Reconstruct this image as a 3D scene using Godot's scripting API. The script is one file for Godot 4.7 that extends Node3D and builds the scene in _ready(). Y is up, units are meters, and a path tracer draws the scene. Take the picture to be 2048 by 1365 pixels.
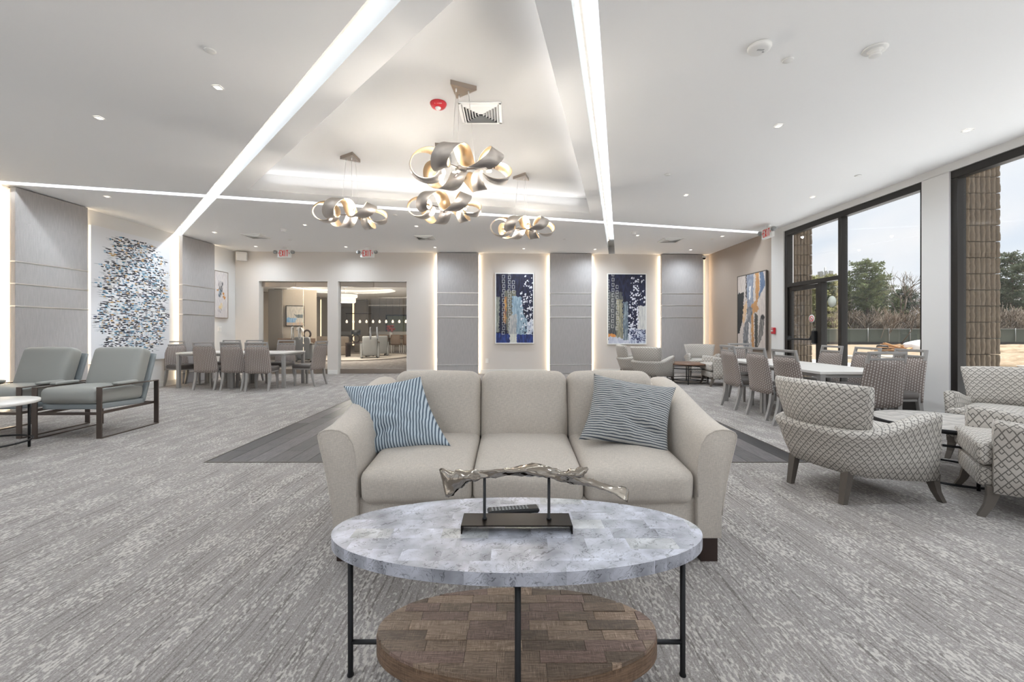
extends Node3D
# A lounge with a tray ceiling. x right, y up, the room runs towards -z. W(x, y, d): d metres in front of the camera.

var M := {}
var taken := {}
var rng := RandomNumberGenerator.new()
const CEIL := 3.193
const WALL_TURN := 0.04


func _ready():
	rng.seed = 7
	# ---- camera
	var cam := Camera3D.new()
	cam.name = "camera"
	cam.projection = Camera3D.PROJECTION_FRUSTUM
	cam.near = 0.05
	cam.far = 600.0
	cam.size = 1365.0 / 850.0 * cam.near
	cam.frustum_offset = Vector2(4.0 / 850.0, -21.5 / 850.0) * cam.near
	cam.position = Vector3(0, 1.15, 0)
	add_child(cam)
	cam.current = true
	# ---- sky, exposure
	var env := Environment.new()
	env.background_mode = Environment.BG_SKY
	var sky := Sky.new()
	var pano := PanoramaSkyMaterial.new()
	pano.panorama = sky_texture()
	sky.sky_material = pano
	env.sky = sky
	env.background_energy_multiplier = 1.06
	env.tonemap_mode = Environment.TONE_MAPPER_LINEAR
	env.tonemap_exposure = 1.0
	env.sdfgi_enabled = true
	env.ssao_enabled = true
	env.ssil_enabled = true
	var we := WorldEnvironment.new()
	we.name = "world_environment"
	we.environment = env
	add_child(we)
	# ---- daylight: a high hazy sun over the ground outside the window wall; the eave keeps it out of the room
	var sun := DirectionalLight3D.new()
	sun.name = "sun"
	sun.light_energy = 2.8
	sun.light_color = Color(1.0, 0.985, 0.96)
	sun.light_angular_distance = 6.0
	sun.shadow_enabled = true
	sun.rotation_degrees = Vector3(-66, 78, 0)
	add_child(sun)
	make_materials()
	make_shell()
	make_ceiling()
	make_ceiling_fixtures()
	make_back_wall()
	make_left_wall()
	make_right_wall()
	make_floor()
	make_seating()
	make_coffee_table()
	make_dining()
	make_lounge_right()
	make_leather_chairs()
	make_chandeliers()
	make_lobby()
	make_outdoors()


# ---------------------------------------------------------------- small tools
func W(x: float, y: float, d: float) -> Vector3:
	return Vector3(x, y, -d)


func numbered(called: String) -> String:
	var n: int = taken.get(called, 0)
	taken[called] = n + 1
	return called if n == 0 else "%s_%03d" % [called, n]


func tag(o: Node, label: String, category: String, group := ""):
	o.set_meta("label", label)
	o.set_meta("category", category)
	if group:
		o.set_meta("group", group)
	return o


func thing(called: String, label: String, category: String, at := Vector3.ZERO, turn := 0.0, group := "") -> Node3D:
	var o := Node3D.new()
	o.name = numbered(called)
	add_child(o)
	o.position = at
	o.rotation.y = turn
	tag(o, label, category, group)
	return o


func base(called: String, at := Vector3.ZERO, turn := 0.0) -> Node3D:
	var o := Node3D.new()
	o.name = numbered(called)
	add_child(o)
	o.position = at
	o.rotation.y = turn
	o.set_meta("kind", "structure")
	return o


func put(called: String, mesh, m: Material, parent: Node = self, at := Vector3.ZERO, turn := 0.0) -> MeshInstance3D:
	var o := MeshInstance3D.new()
	o.name = numbered(called) if parent == self else called
	o.mesh = done(mesh) if mesh is SurfaceTool else mesh
	o.material_override = m
	o.position = at
	o.rotation.y = turn
	parent.add_child(o, true)
	return o


func struct(called: String, mesh, m: Material, at := Vector3.ZERO, turn := 0.0) -> MeshInstance3D:
	var o := put(called, mesh, m, self, at, turn)
	o.set_meta("kind", "structure")
	return o


func dup(proto: Node3D, called: String, at: Vector3, turn: float, label: String) -> Node3D:
	var r: Node3D = proto.duplicate()
	r.name = numbered(called)
	add_child(r)
	r.position = at
	r.rotation.y = turn
	r.set_meta("label", label)
	return r


func face(fx: float, fd: float) -> float:
	return atan2(fx, -fd)


func tool(smooth := true) -> SurfaceTool:
	var st := SurfaceTool.new()
	st.begin(Mesh.PRIMITIVE_TRIANGLES)
	st.set_smooth_group(0 if smooth else -1)
	return st


func done(st: SurfaceTool) -> ArrayMesh:
	st.generate_normals()
	st.index()
	return st.commit()


# triangles a, b, c seen counter-clockwise from outside; whole set is turned over if its volume is negative
func emit(st: SurfaceTool, p: PackedVector3Array, uv: PackedVector2Array, orient := true, xf := Transform3D()):
	var vol := 0.0
	if orient:
		var c := Vector3.ZERO
		for v in p:
			c += v
		c /= maxf(1.0, p.size())
		for i in range(0, p.size(), 3):
			vol += (p[i] - c).dot((p[i + 1] - c).cross(p[i + 2] - c))
	var order := [0, 2, 1] if vol >= 0.0 else [0, 1, 2]
	for i in range(0, p.size(), 3):
		for k in order:
			st.set_uv(uv[i + k])
			st.add_vertex((xf * p[i + k]).snapped(Vector3(1e-5, 1e-5, 1e-5)))


func plane_uv(v: Vector3, n: Vector3) -> Vector2:
	var a := n.abs()
	if a.x >= a.y and a.x >= a.z:
		return Vector2(v.z, -v.y)
	if a.y >= a.z:
		return Vector2(v.x, v.z)
	return Vector2(v.x, -v.y)


func poly(p: PackedVector3Array, uv: PackedVector2Array, corners: Array):
	var n: Vector3 = (corners[1] - corners[0]).cross(corners[2] - corners[0])
	for i in range(1, corners.size() - 1):
		for k in [0, i, i + 1]:
			p.append(corners[k])
			uv.append(plane_uv(corners[k], n))


# box with chamfered edges
func box(st: SurfaceTool, c: Vector3, s: Vector3, b := 0.0, xf := Transform3D()):
	var h := s / 2.0
	b = minf(b, minf(h.x, minf(h.y, h.z)) * 0.9)
	var p := PackedVector3Array()
	var uv := PackedVector2Array()
	var at := func(axis: int, sg: Vector3) -> Vector3:
		var v := Vector3(h.x - b, h.y - b, h.z - b)
		v[axis] = h[axis]
		return c + v * sg
	var quads := []
	for a in 3:
		var u := (a + 1) % 3
		var w := (a + 2) % 3
		for s0 in [-1.0, 1.0]:
			var q := []
			for k in [[-1, -1], [1, -1], [1, 1], [-1, 1]]:
				var sg := Vector3.ONE
				sg[a] = s0
				sg[u] = k[0]
				sg[w] = k[1]
				q.append(at.call(a, sg))
			quads.append(q)
			if b > 0.0:
				for s1 in [-1.0, 1.0]:   # edges between faces a and u
					var lo := Vector3.ONE
					lo[a] = s0
					lo[u] = s1
					lo[w] = -1
					var hi := lo
					hi[w] = 1
					quads.append([at.call(a, lo), at.call(a, hi), at.call(u, hi), at.call(u, lo)])
	if b > 0.0:
		for x in [-1.0, 1.0]:
			for y in [-1.0, 1.0]:
				for z in [-1.0, 1.0]:
					var sg := Vector3(x, y, z)
					quads.append([at.call(0, sg), at.call(1, sg), at.call(2, sg)])
	for q in quads:
		var n: Vector3 = (q[1] - q[0]).cross(q[2] - q[0])
		var mid := Vector3.ZERO
		for v in q:
			mid += v
		if n.dot(mid / q.size() - c) < 0.0:
			q.reverse()
		poly(p, uv, q)
	emit(st, p, uv, true, xf)


func bar(st: SurfaceTool, a: Vector3, b: Vector3, w: float, t: float, ch := 0.0, up := Vector3.UP):
	var z := (b - a).normalized()
	if absf(z.dot(up)) > 0.98:
		up = Vector3.FORWARD
	var x := up.cross(z).normalized()
	var y := z.cross(x)
	box(st, Vector3.ZERO, Vector3(w, t, a.distance_to(b)), ch, Transform3D(Basis(x, y, z), (a + b) / 2.0))


# cushion: a box with round edges, crowned faces and an optional change of shape
func rbox(st: SurfaceTool, size: Vector3, r: float, crown: Vector3, n := 10, xf := Transform3D(), bend = null):
	var h := size / 2.0
	var inner := Vector3(maxf(h.x - r, 0.0), maxf(h.y - r, 0.0), maxf(h.z - r, 0.0))
	var p := PackedVector3Array()
	var uv := PackedVector2Array()
	var ts := []
	for i in n + 1:
		ts.append(float(i) / n * 2.0 - 1.0)
	for a in 3:
		var u := (a + 1) % 3
		var w := (a + 2) % 3
		for s0 in [-1.0, 1.0]:
			var grid := []
			var guv := []
			for i in n + 1:
				for j in n + 1:
					var q := Vector3.ZERO
					q[a] = s0 * h[a]
					# finer steps near the edges
					q[u] = h[u] * signf(ts[i]) * (1.0 - pow(1.0 - absf(ts[i]), 1.5))
					q[w] = h[w] * signf(ts[j]) * (1.0 - pow(1.0 - absf(ts[j]), 1.5))
					var core := q.clamp(-inner, inner)
					var d := q - core
					var v := core + (d.normalized() * r if d.length() > 1e-6 else Vector3.ZERO)
					var e := Vector3(v.x / h.x, v.y / h.y, v.z / h.z)
					v.x += e.x * crown.x * (1 - e.y * e.y) * (1 - e.z * e.z)
					v.y += e.y * crown.y * (1 - e.x * e.x) * (1 - e.z * e.z)
					v.z += e.z * crown.z * (1 - e.x * e.x) * (1 - e.y * e.y)
					if bend != null:
						v = bend.call(v, e)
					grid.append(v)
					var nn := Vector3.ZERO
					nn[a] = 1
					guv.append(plane_uv(q, nn))
			for i in n:
				for j in n:
					var k := [i * (n + 1) + j, (i + 1) * (n + 1) + j, (i + 1) * (n + 1) + j + 1, i * (n + 1) + j + 1]
					if s0 < 0:
						k.reverse()
					for m in [0, 1, 2, 0, 2, 3]:
						p.append(grid[k[m]])
						uv.append(guv[k[m]])
	emit(st, p, uv, true, xf)


# skin over rings of equal length
func loft(st: SurfaceTool, rings: Array, caps := true, closed_ring := true, xf := Transform3D(), orient := true):
	var p := PackedVector3Array()
	var uv := PackedVector2Array()
	var m: int = rings[0].size()
	var us := [0.0]
	var widest = rings[rings.size() / 2]
	for j in range(1, m + 1):
		us.append(us[j - 1] + widest[j % m].distance_to(widest[j - 1]))
	var v0 := 0.0
	for i in rings.size() - 1:
		var a = rings[i]
		var b = rings[i + 1]
		var dv := 0.0
		for j in m:
			dv = maxf(dv, a[j].distance_to(b[j]))
		var v1 := v0 + dv
		for j in (m if closed_ring else m - 1):
			var k := (j + 1) % m
			for t in [[a[j], us[j], v0], [a[k], us[j + 1], v0], [b[k], us[j + 1], v1], [a[j], us[j], v0], [b[k], us[j + 1], v1], [b[j], us[j], v1]]:
				p.append(t[0])
				uv.append(Vector2(t[1], t[2]))
		v0 = v1
	if caps:
		for e in [0, rings.size() - 1]:
			var ring = rings[e]
			var c := Vector3.ZERO
			for q in ring:
				c += q
			c /= m
			var n: Vector3 = Vector3.ZERO
			for j in m:
				n += (ring[j] - c).cross(ring[(j + 1) % m] - c)
			for j in m:
				var q := [c, ring[(j + 1) % m], ring[j]] if e == 0 else [c, ring[j], ring[(j + 1) % m]]
				for t in q:
					p.append(t)
					uv.append(plane_uv(t, n))
	emit(st, p, uv, orient, xf)


func tube(st: SurfaceTool, pts: Array, radius, sides := 8, xf := Transform3D(), squash := Vector2.ONE):
	var rings := []
	var side := Vector3.ZERO
	for i in pts.size():
		var t: Vector3 = (pts[mini(i + 1, pts.size() - 1)] - pts[maxi(i - 1, 0)]).normalized()
		if side == Vector3.ZERO:
			side = t.cross(Vector3.UP if absf(t.y) < 0.9 else Vector3.RIGHT).normalized()
		side = (side - t * side.dot(t)).normalized()
		var up := side.cross(t)
		var r: float = radius[i] if radius is Array else radius
		var ring := PackedVector3Array()
		for k in sides:
			var a := TAU * k / sides
			ring.append(pts[i] + side * cos(a) * r * squash.x + up * sin(a) * r * squash.y)
		rings.append(ring)
	loft(st, rings, true, true, xf)


func lathe(st: SurfaceTool, profile: Array, segs := 24, xf := Transform3D(), squash := 1.0):
	var rings := []
	for q in profile:
		var ring := PackedVector3Array()
		for k in segs:
			var a := TAU * k / segs
			ring.append(Vector3(cos(a) * q[0], q[1], sin(a) * q[0] * squash))
		rings.append(ring)
	loft(st, rings, true, true, xf)


# upright prism over a convex outline of (x, z), its upper edge eased by e
func prism(st: SurfaceTool, outline: PackedVector2Array, y0: float, y1: float, e := 0.0, xf := Transform3D()):
	var c := Vector2.ZERO
	for q in outline:
		c += q
	c /= outline.size()
	var rings := []
	for k in ([[y0, 0.0], [y1 - e, 0.0], [y1, e]] if e > 0 else [[y0, 0.0], [y1, 0.0]]):
		var ring := PackedVector3Array()
		for q in outline:
			var v = q - (q - c).normalized() * k[1]
			ring.append(Vector3(v.x, k[0], v.y))
		rings.append(ring)
	loft(st, rings, true, true, xf)


func ellipse(a: float, b: float, n := 64) -> PackedVector2Array:
	var o := PackedVector2Array()
	for k in n:
		o.append(Vector2(cos(TAU * k / n) * a, sin(TAU * k / n) * b))
	return o


# flat band along a line, with a width direction at each point
func band(st: SurfaceTool, pts: Array, wide: Array, w: float, t: float, loop := true):
	var rings := []
	var n := pts.size()
	for i in (n + 1 if loop else n):
		var k := i % n
		var a: Vector3 = pts[(k - 1 + n) % n] if loop else pts[maxi(k - 1, 0)]
		var b: Vector3 = pts[(k + 1) % n] if loop else pts[mini(k + 1, n - 1)]
		var tan := (b - a).normalized()
		var wd: Vector3 = (wide[k] - tan * tan.dot(wide[k])).normalized()
		var nn := tan.cross(wd)
		rings.append(PackedVector3Array([pts[k] + wd * w / 2 + nn * t / 2, pts[k] - wd * w / 2 + nn * t / 2, pts[k] - wd * w / 2 - nn * t / 2, pts[k] + wd * w / 2 - nn * t / 2]))
	loft(st, rings, not loop)


# flat rectangle with uv 0..1, facing +z
func sheet(st: SurfaceTool, c: Vector3, w: float, h: float):
	for k in [[-1, 1], [1, 1], [1, -1], [-1, 1], [1, -1], [-1, -1]]:
		st.set_uv(Vector2(0.5 + k[0] * 0.5, 0.5 - k[1] * 0.5))
		st.add_vertex(c + Vector3(k[0] * w / 2, k[1] * h / 2, 0))


func area_light(parent: Node, at: Vector3, towards: Vector3, size: Vector2, energy: float, col: Color, along := Vector3.UP):
	var l := AreaLight3D.new()
	l.name = "light"
	l.area_size = size
	l.light_energy = energy
	l.light_color = col
	l.shadow_enabled = true
	l.area_range = 30.0
	l.area_attenuation = 2.0
	parent.add_child(l, true)
	var z := -towards.normalized()
	var y := (along - z * along.dot(z)).normalized()
	l.transform = Transform3D(Basis(y.cross(z), y, z), at)
	return l


func omni(parent: Node, at: Vector3, energy: float, col: Color, size := 0.05):
	var l := OmniLight3D.new()
	l.name = "light"
	l.position = at
	l.light_energy = energy
	l.light_color = col
	l.light_size = size
	l.omni_range = 30.0
	l.omni_attenuation = 2.0
	l.shadow_enabled = true
	parent.add_child(l, true)
	return l


func spot(parent: Node, at: Vector3, energy: float, angle: float, col: Color, size := 0.05):
	var l := SpotLight3D.new()
	l.name = "light"
	l.position = at
	l.rotation_degrees.x = -90
	l.light_energy = energy
	l.light_color = col
	l.light_size = size
	l.spot_angle = angle
	l.spot_angle_attenuation = 1.0
	l.spot_range = 30.0
	l.spot_attenuation = 2.0
	l.shadow_enabled = true
	parent.add_child(l, true)
	return l


# ---------------------------------------------------------------- materials
func noise(seed_: int, freq: float, oct := 3, kind := FastNoiseLite.TYPE_SIMPLEX_SMOOTH) -> FastNoiseLite:
	var n := FastNoiseLite.new()
	n.seed = seed_
	n.frequency = freq
	n.noise_type = kind
	n.fractal_octaves = oct
	return n


func picture(w: int, h: int, fn: Callable) -> ImageTexture:
	var data := PackedByteArray()
	data.resize(w * h * 3)
	var i := 0
	for y in h:
		for x in w:
			var c: Color = fn.call(x, y)
			data[i] = clampi(int(c.r * 255.0), 0, 255)
			data[i + 1] = clampi(int(c.g * 255.0), 0, 255)
			data[i + 2] = clampi(int(c.b * 255.0), 0, 255)
			i += 3
	return ImageTexture.create_from_image(Image.create_from_data(w, h, false, Image.FORMAT_RGB8, data))


func sky_texture() -> ImageTexture:
	var n := noise(3, 1.0, 4)
	return picture(512, 256, func(x, y):
		var el: float = (0.5 - (y + 0.5) / 256.0) * PI
		var az: float = (x + 0.5) / 512.0 * TAU
		var d := Vector3(cos(az) * cos(el), sin(el), sin(az) * cos(el))
		var q := Vector3(d.x, 0, d.z) / (absf(d.y) + 0.25)
		var c: float = n.get_noise_3d(q.x * 0.9, q.z * 2.2, 5.0) * 0.5 + n.get_noise_3d(q.x * 3.0, q.z * 6.0, 1.0) * 0.2
		var clear := Color(0.83, 0.89, 0.955)
		var cloud := Color(0.975, 0.975, 0.98)
		return clear.lerp(cloud, clampf(0.62 + c * 1.1, 0.0, 1.0)))


func mat(key: String, col: Color, rough := 0.8, metal := 0.0) -> StandardMaterial3D:
	var m := StandardMaterial3D.new()
	m.resource_name = key
	m.albedo_color = col
	m.roughness = rough
	m.metallic = metal
	M[key] = m
	return m


func textured(key: String, tex: Texture2D, scale: float, rough := 0.85, bump := 0.0, tint := Color.WHITE) -> StandardMaterial3D:
	var m := mat(key, tint, rough)
	m.albedo_texture = tex
	m.uv1_scale = Vector3.ONE / scale
	if bump != 0.0:
		m.heightmap_enabled = true
		m.heightmap_texture = tex
		m.heightmap_scale = bump
	return m


func glow(key: String, col: Color, energy: float) -> StandardMaterial3D:
	var m := mat(key, col, 0.6)
	m.emission_enabled = true
	m.emission = col
	m.emission_energy_multiplier = energy
	return m


func rgb(r: float, g: float, b: float) -> Color:
	return Color(r / 255.0, g / 255.0, b / 255.0)


func make_materials():
	mat("ceiling_paint", rgb(250, 250, 250), 0.9)
	mat("wall_paint", rgb(216, 210, 204), 0.85)
	mat("white_paint", rgb(226, 225, 223), 0.8)
	mat("tan_paint", rgb(164, 151, 140), 0.85)
	mat("trim_paint", rgb(228, 226, 222), 0.5)
	mat("white_plastic", rgb(236, 236, 234), 0.4)
	mat("grey_plastic", rgb(150, 152, 152), 0.4)
	mat("dark_hole", rgb(40, 40, 42), 0.9)
	mat("bronze_frame", rgb(34, 31, 28), 0.45, 0.2)
	mat("black_metal", rgb(32, 32, 34), 0.4, 0.4)
	mat("black_gloss", rgb(26, 21, 18), 0.3, 0.0).metallic_specular = 0.22
	mat("steel", rgb(232, 231, 229), 0.3, 0.9)
	mat("brushed_steel", rgb(178, 168, 158), 0.28, 1.0)
	mat("nickel", rgb(212, 206, 200), 0.5, 1.0)
	mat("gold_metal", rgb(205, 182, 150), 0.4, 0.85)
	mat("dark_steel", rgb(112, 102, 96), 0.35, 0.9)
	mat("sculpture_metal", rgb(158, 150, 140), 0.14, 1.0)
	mat("dark_wood", rgb(46, 30, 24), 0.45)
	mat("grey_wood", rgb(150, 147, 144), 0.55)
	mat("taupe_wood", rgb(92, 85, 78), 0.5)
	mat("vinyl", rgb(94, 88, 84), 0.5)
	mat("white_laminate", rgb(226, 222, 216), 0.35)
	mat("leather", rgb(152, 153, 148), 0.42)
	mat("leather_dark", rgb(140, 147, 149), 0.5)
	mat("red_plastic", rgb(190, 30, 44), 0.4)
	mat("red_letter", rgb(228, 66, 60), 0.5)
	mat("sun_sand", rgb(196, 172, 140), 0.95)
	mat("concrete", rgb(208, 206, 200), 0.9)
	mat("pale_paving", rgb(226, 230, 234), 0.9)
	mat("rubber_black", rgb(22, 22, 24), 0.6)
	mat("glass_frost", rgb(226, 232, 222), 0.6)
	glow("led_warm", Color(1.0, 0.88, 0.70), 1.6)
	glow("led_white", Color(1.0, 0.95, 0.87), 1.7)
	glow("lens", Color(1.0, 0.97, 0.92), 2.6)
	glow("lamp_glow", Color(1.0, 0.93, 0.80), 6.0)
	var g := mat("glass", Color(0.94, 0.97, 0.96, 0.03), 0.0)
	g.transparency = BaseMaterial3D.TRANSPARENCY_ALPHA
	# carpet: grey loop pile with lengthwise ribs and pale flecks in drifts
	var n1 := noise(11, 1.0, 2)
	var n2 := noise(12, 1.0, 3)
	var n3 := noise(13, 1.0, 2)
	var size := 1408
	var span := 3.4
	var px := span / size
	textured("carpet", picture(size, size, func(x, y):
		var u: float = x * px
		var v: float = y * px
		# the last tenth fades into what lies before the first
		var k: float = clampf((v - span * 0.9) / (span * 0.1), 0.0, 1.0)
		if k > rng.randf():
			v -= span
		k = clampf((u - span * 0.97) / (span * 0.03), 0.0, 1.0)
		if k > rng.randf():
			u -= span
		var rib: float = n1.get_noise_2d(u * 74.0 + n3.get_noise_2d(u * 4.0, v * 3.0) * 0.5, v * 1.5)
		var fleck: float = n2.get_noise_2d(u * 62.0, v * 24.0)
		var drift: float = n3.get_noise_2d(u * 5.0 + 40.0, v * 2.2)
		var grain: float = rng.randf() - 0.5
		var base_c := Color(0.570, 0.548, 0.535)
		var l: float = rib * 0.085 + grain * 0.14
		var f: float = smoothstep(0.12, 0.34, fleck + drift * 0.42 - 0.05)
		if rib < -0.42:
			l -= 0.07
		var c := Color(base_c.r + l, base_c.g + l, base_c.b + l * 1.02)
		return c.lerp(Color(0.775, 0.755, 0.73) + Color(grain, grain, grain) * 0.07, f * 0.8)), span, 0.95, 0.18)
	# upholstery
	textured("linen", picture(256, 256, func(x, y):
		var w: float = (sin(x * TAU / 4.0) + sin(y * TAU / 4.0)) * 0.018
		var slub: float = n1.get_noise_2d(x * 0.35, y * 0.03) * 0.045 + n1.get_noise_2d(x * 0.03 + 99.0, y * 0.35) * 0.045
		var g2: float = (rng.randf() - 0.5) * 0.11
		var l: float = 0.765 + w + slub + g2
		return Color(l, l * 0.955, l * 0.900)), 0.30, 0.9, 0.05).rim_enabled = true
	M["linen"].rim = 0.25
	textured("panel_cloth", picture(256, 256, func(x, y):
		var l: float = 0.69 + n1.get_noise_2d(x * 0.5, y * 0.012) * 0.05 + (rng.randf() - 0.5) * 0.03
		return Color(l, l * 0.982, l * 0.975)), 0.9, 0.85, 0.02)
	# diamonds with a small diamond in the upper corner of each
	textured("lattice", picture(256, 256, func(x, y):
		var u: float = (x + 0.5) / 256.0
		var v: float = (y + 0.5) / 256.0
		var a: float = fposmod(u * 2.0 + v * 2.0, 1.0)
		var b: float = fposmod(u * 2.0 - v * 2.0, 1.0)
		var t := 0.055
		var dark: bool = a < t or a > 1.0 - t or b < t or b > 1.0 - t
		if (absf(a - 0.56) < t and b > 0.56) or (absf(b - 0.56) < t and a > 0.56):
			dark = true
		var g2: float = (rng.randf() - 0.5) * 0.07
		return Color(0.45 + g2, 0.43 + g2, 0.41 + g2) if dark else Color(0.765 + g2, 0.742 + g2, 0.71 + g2)), 0.118, 0.88, 0.02)
	textured("dash_cloth", picture(256, 256, func(x, y):
		var col: int = int(x / 32.0)
		var yy: float = fmod(y + (col * 13) % 64 + 512, 32.0)
		var inx: float = fmod(x, 32.0)
		var g2: float = (rng.randf() - 0.5) * 0.07
		var dark := Color(0.50 + g2, 0.455 + g2, 0.43 + g2)
		var on: bool = inx > 9.0 and inx < 23.0 and yy < 20.0
		return Color(0.735 + g2, 0.71 + g2, 0.69 + g2) if on else dark), 0.25, 0.85, 0.02)
	textured("stripe_blue", picture(256, 256, func(x, y):
		var s: float = 0.5 + 0.5 * cos(x * TAU / 32.0)
		var row: float = 0.5 + 0.5 * cos(y * TAU / 8.0)
		var g2: float = (rng.randf() - 0.5) * 0.05
		return Color(0.34, 0.40, 0.46).lerp(Color(0.80, 0.845, 0.875), smoothstep(0.12, 0.62, s) * (0.88 + 0.12 * row)) + Color(g2, g2, g2)), 0.134, 0.9, 0.25)
	textured("stripe_grey", picture(256, 256, func(x, y):
		var s: float = 0.5 + 0.5 * cos(y * TAU / 32.0)
		var row: float = 0.5 + 0.5 * cos(x * TAU / 16.0)
		var g2: float = (rng.randf() - 0.5) * 0.05
		return Color(0.29, 0.32, 0.36).lerp(Color(0.80, 0.795, 0.775), smoothstep(0.10, 0.55, s) * (0.7 + 0.3 * row)) + Color(g2, g2, g2)), 0.112, 0.9, 0.25)
	# woods
	var grain_fn := func(r: float, g: float, b: float, amp: float, saw: float) -> Callable:
		return func(x, y):
			var l: float = n2.get_noise_2d(x * 0.010, y * 0.16) * amp + n1.get_noise_2d(x * 0.05, y * 0.7) * amp * 0.5 + (rng.randf() - 0.5) * 0.03
			if saw > 0.0:
				l += n1.get_noise_2d(x * 0.55, y * 0.012 + 70.0) * saw * (0.4 + n3.get_noise_2d(x * 0.012, y * 0.02))
			return Color(r + l, g + l * 0.95, b + l * 0.9)
	var plank_tex := picture(512, 512, grain_fn.call(0.272, 0.262, 0.264, 0.085, 0.0))
	for k in 5:
		var t: float = [0.70, 0.86, 1.0, 1.14, 1.32][k]
		textured("floor_wood_%d" % k, plank_tex, 1.1, 0.42, 0.02, Color(t, t * 0.985, t * 0.985)).uv1_offset = Vector3(k * 0.37, k * 0.23, 0)
	var rough_tex := picture(512, 512, grain_fn.call(0.47, 0.40, 0.34, 0.13, 0.26))
	for k in 5:
		var t: float = [0.92, 1.06, 1.18, 1.32, 1.1][k]
		textured("block_wood_%d" % k, rough_tex, 0.42, 0.5, 0.10, Color(t, t * (0.97 if k == 4 else 1.0), t * (1.02 if k == 4 else 1.0))).uv1_offset = Vector3(k * 0.31, k * 0.27, 0)
	textured("rim_wood", rough_tex, 0.6, 0.5, 0.0, Color(0.98, 0.92, 0.86))
	textured("pale_wood", picture(512, 512, func(x, y):
		var l: float = n2.get_noise_2d(x * 0.010, y * 0.13) * 0.1 + (rng.randf() - 0.5) * 0.03
		return Color(0.735 + l, 0.715 + l, 0.69 + l)), 0.5, 0.35)
	for k in [["pale_wood_b", 0.92, 0.3], ["pale_wood_c", 1.05, 0.6]]:
		textured(k[0], M.pale_wood.albedo_texture, 0.5, 0.35, 0.0, Color(k[1], k[1], k[1])).uv1_offset = Vector3(k[2], k[2], 0)
	textured("brown_top", rough_tex, 0.8, 0.4, 0.0, Color(0.92, 0.82, 0.76))
	# marble: pale ground, clouds and thin grey veins
	var warp := noise(21, 1.0, 4)
	var marble := picture(768, 768, func(x, y):
		var u: float = x / 768.0 * 7.0
		var v: float = y / 768.0 * 7.0
		var a: float = warp.get_noise_2d(u * 0.9, v * 0.9) * 1.6
		var cl: float = warp.get_noise_2d(u * 0.7 + 20.0, v * 0.7)
		var vein: float = 1.0 - smoothstep(0.0, 0.055, absf(warp.get_noise_2d(u * 0.8 + a + 50.0, v * 0.8 - a)))
		var vein2: float = 1.0 - smoothstep(0.0, 0.03, absf(warp.get_noise_2d(u * 2.1 - a, v * 2.1 + a + 9.0)))
		var l: float = 0.735 + cl * 0.26 - vein * 0.24 - vein2 * 0.18 * clampf(0.4 + cl * 2.0, 0.0, 1.0)
		return Color(l * 0.975, l * 0.985, l * 1.03))
	for k in 6:
		var t: float = [0.93, 0.98, 1.0, 0.955, 0.90, 1.0][k]
		textured("marble_%d" % k, marble, 0.8, 0.28, 0.0, Color(t, t, t * (0.965 if k == 5 else 1.005))).uv1_offset = Vector3(k * 0.171, k * 0.383, 0)
	# masonry and outdoors
	var bl := noise(31, 0.09, 3)
	textured("split_block", picture(256, 256, func(x, y):
		var l: float = bl.get_noise_2d(x * 1.3, y * 1.3) * 0.12 + (rng.randf() - 0.5) * 0.12
		return Color(0.42 + l, 0.365 + l, 0.30 + l * 0.95)), 0.25, 0.95, 0.6)
	mat("mortar", rgb(78, 64, 54), 0.95)
	textured("soil", picture(256, 256, func(x, y):
		var l: float = bl.get_noise_2d(x * 0.5, y * 0.5) * 0.13 + bl.get_noise_2d(x * 2.0, y * 2.0) * 0.07 + (rng.randf() - 0.5) * 0.06
		return Color(0.60 + l, 0.53 + l, 0.44 + l)), 9.0, 0.95)
	mat("bark", rgb(96, 84, 74), 0.95)
	mat("bare_bark", rgb(124, 115, 104), 0.95)
	mat("pine_needle", rgb(98, 110, 74), 0.9)
	mat("pine_needle_pale", rgb(136, 138, 90), 0.9)
	mat("pine_needle_dark", rgb(70, 84, 66), 0.9)
	mat("brush_twig", rgb(98, 84, 70), 0.95)
	mat("fence_net", rgb(74, 82, 76), 0.9)
	mat("galvanised", rgb(158, 162, 162), 0.5, 0.5)
	mat("timber", rgb(186, 146, 104), 0.85)
	mat("tarp", rgb(226, 228, 232), 0.7)
	# lobby
	mat("lobby_wall", rgb(176, 166, 152), 0.85)
	mat("lobby_panel", rgb(128, 121, 113), 0.85)
	mat("lobby_chair", rgb(150, 152, 152), 0.7)
	mat("lobby_brown", rgb(110, 88, 72), 0.5)
	mat("lobby_green", rgb(140, 150, 134), 0.5)
	mat("lobby_sofa", rgb(140, 128, 116), 0.85)
	mat("lobby_rug", rgb(196, 190, 182), 0.95)
	mat("lobby_rug_edge", rgb(104, 98, 92), 0.95)
	mat("flower_red", rgb(150, 58, 50), 0.8)
	mat("leaf_green", rgb(80, 100, 70), 0.8)
	glow("crystal_glow", Color(1.0, 0.94, 0.85), 1.1)
	M["leather"].rim_enabled = true
	M["leather"].rim = 0.15
	for k in ["pine_needle", "pine_needle_pale", "pine_needle_dark"]:
		M[k].backlight_enabled = true
		M[k].backlight = Color(0.3, 0.3, 0.25)
		M[k].cull_mode = BaseMaterial3D.CULL_DISABLED


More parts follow.
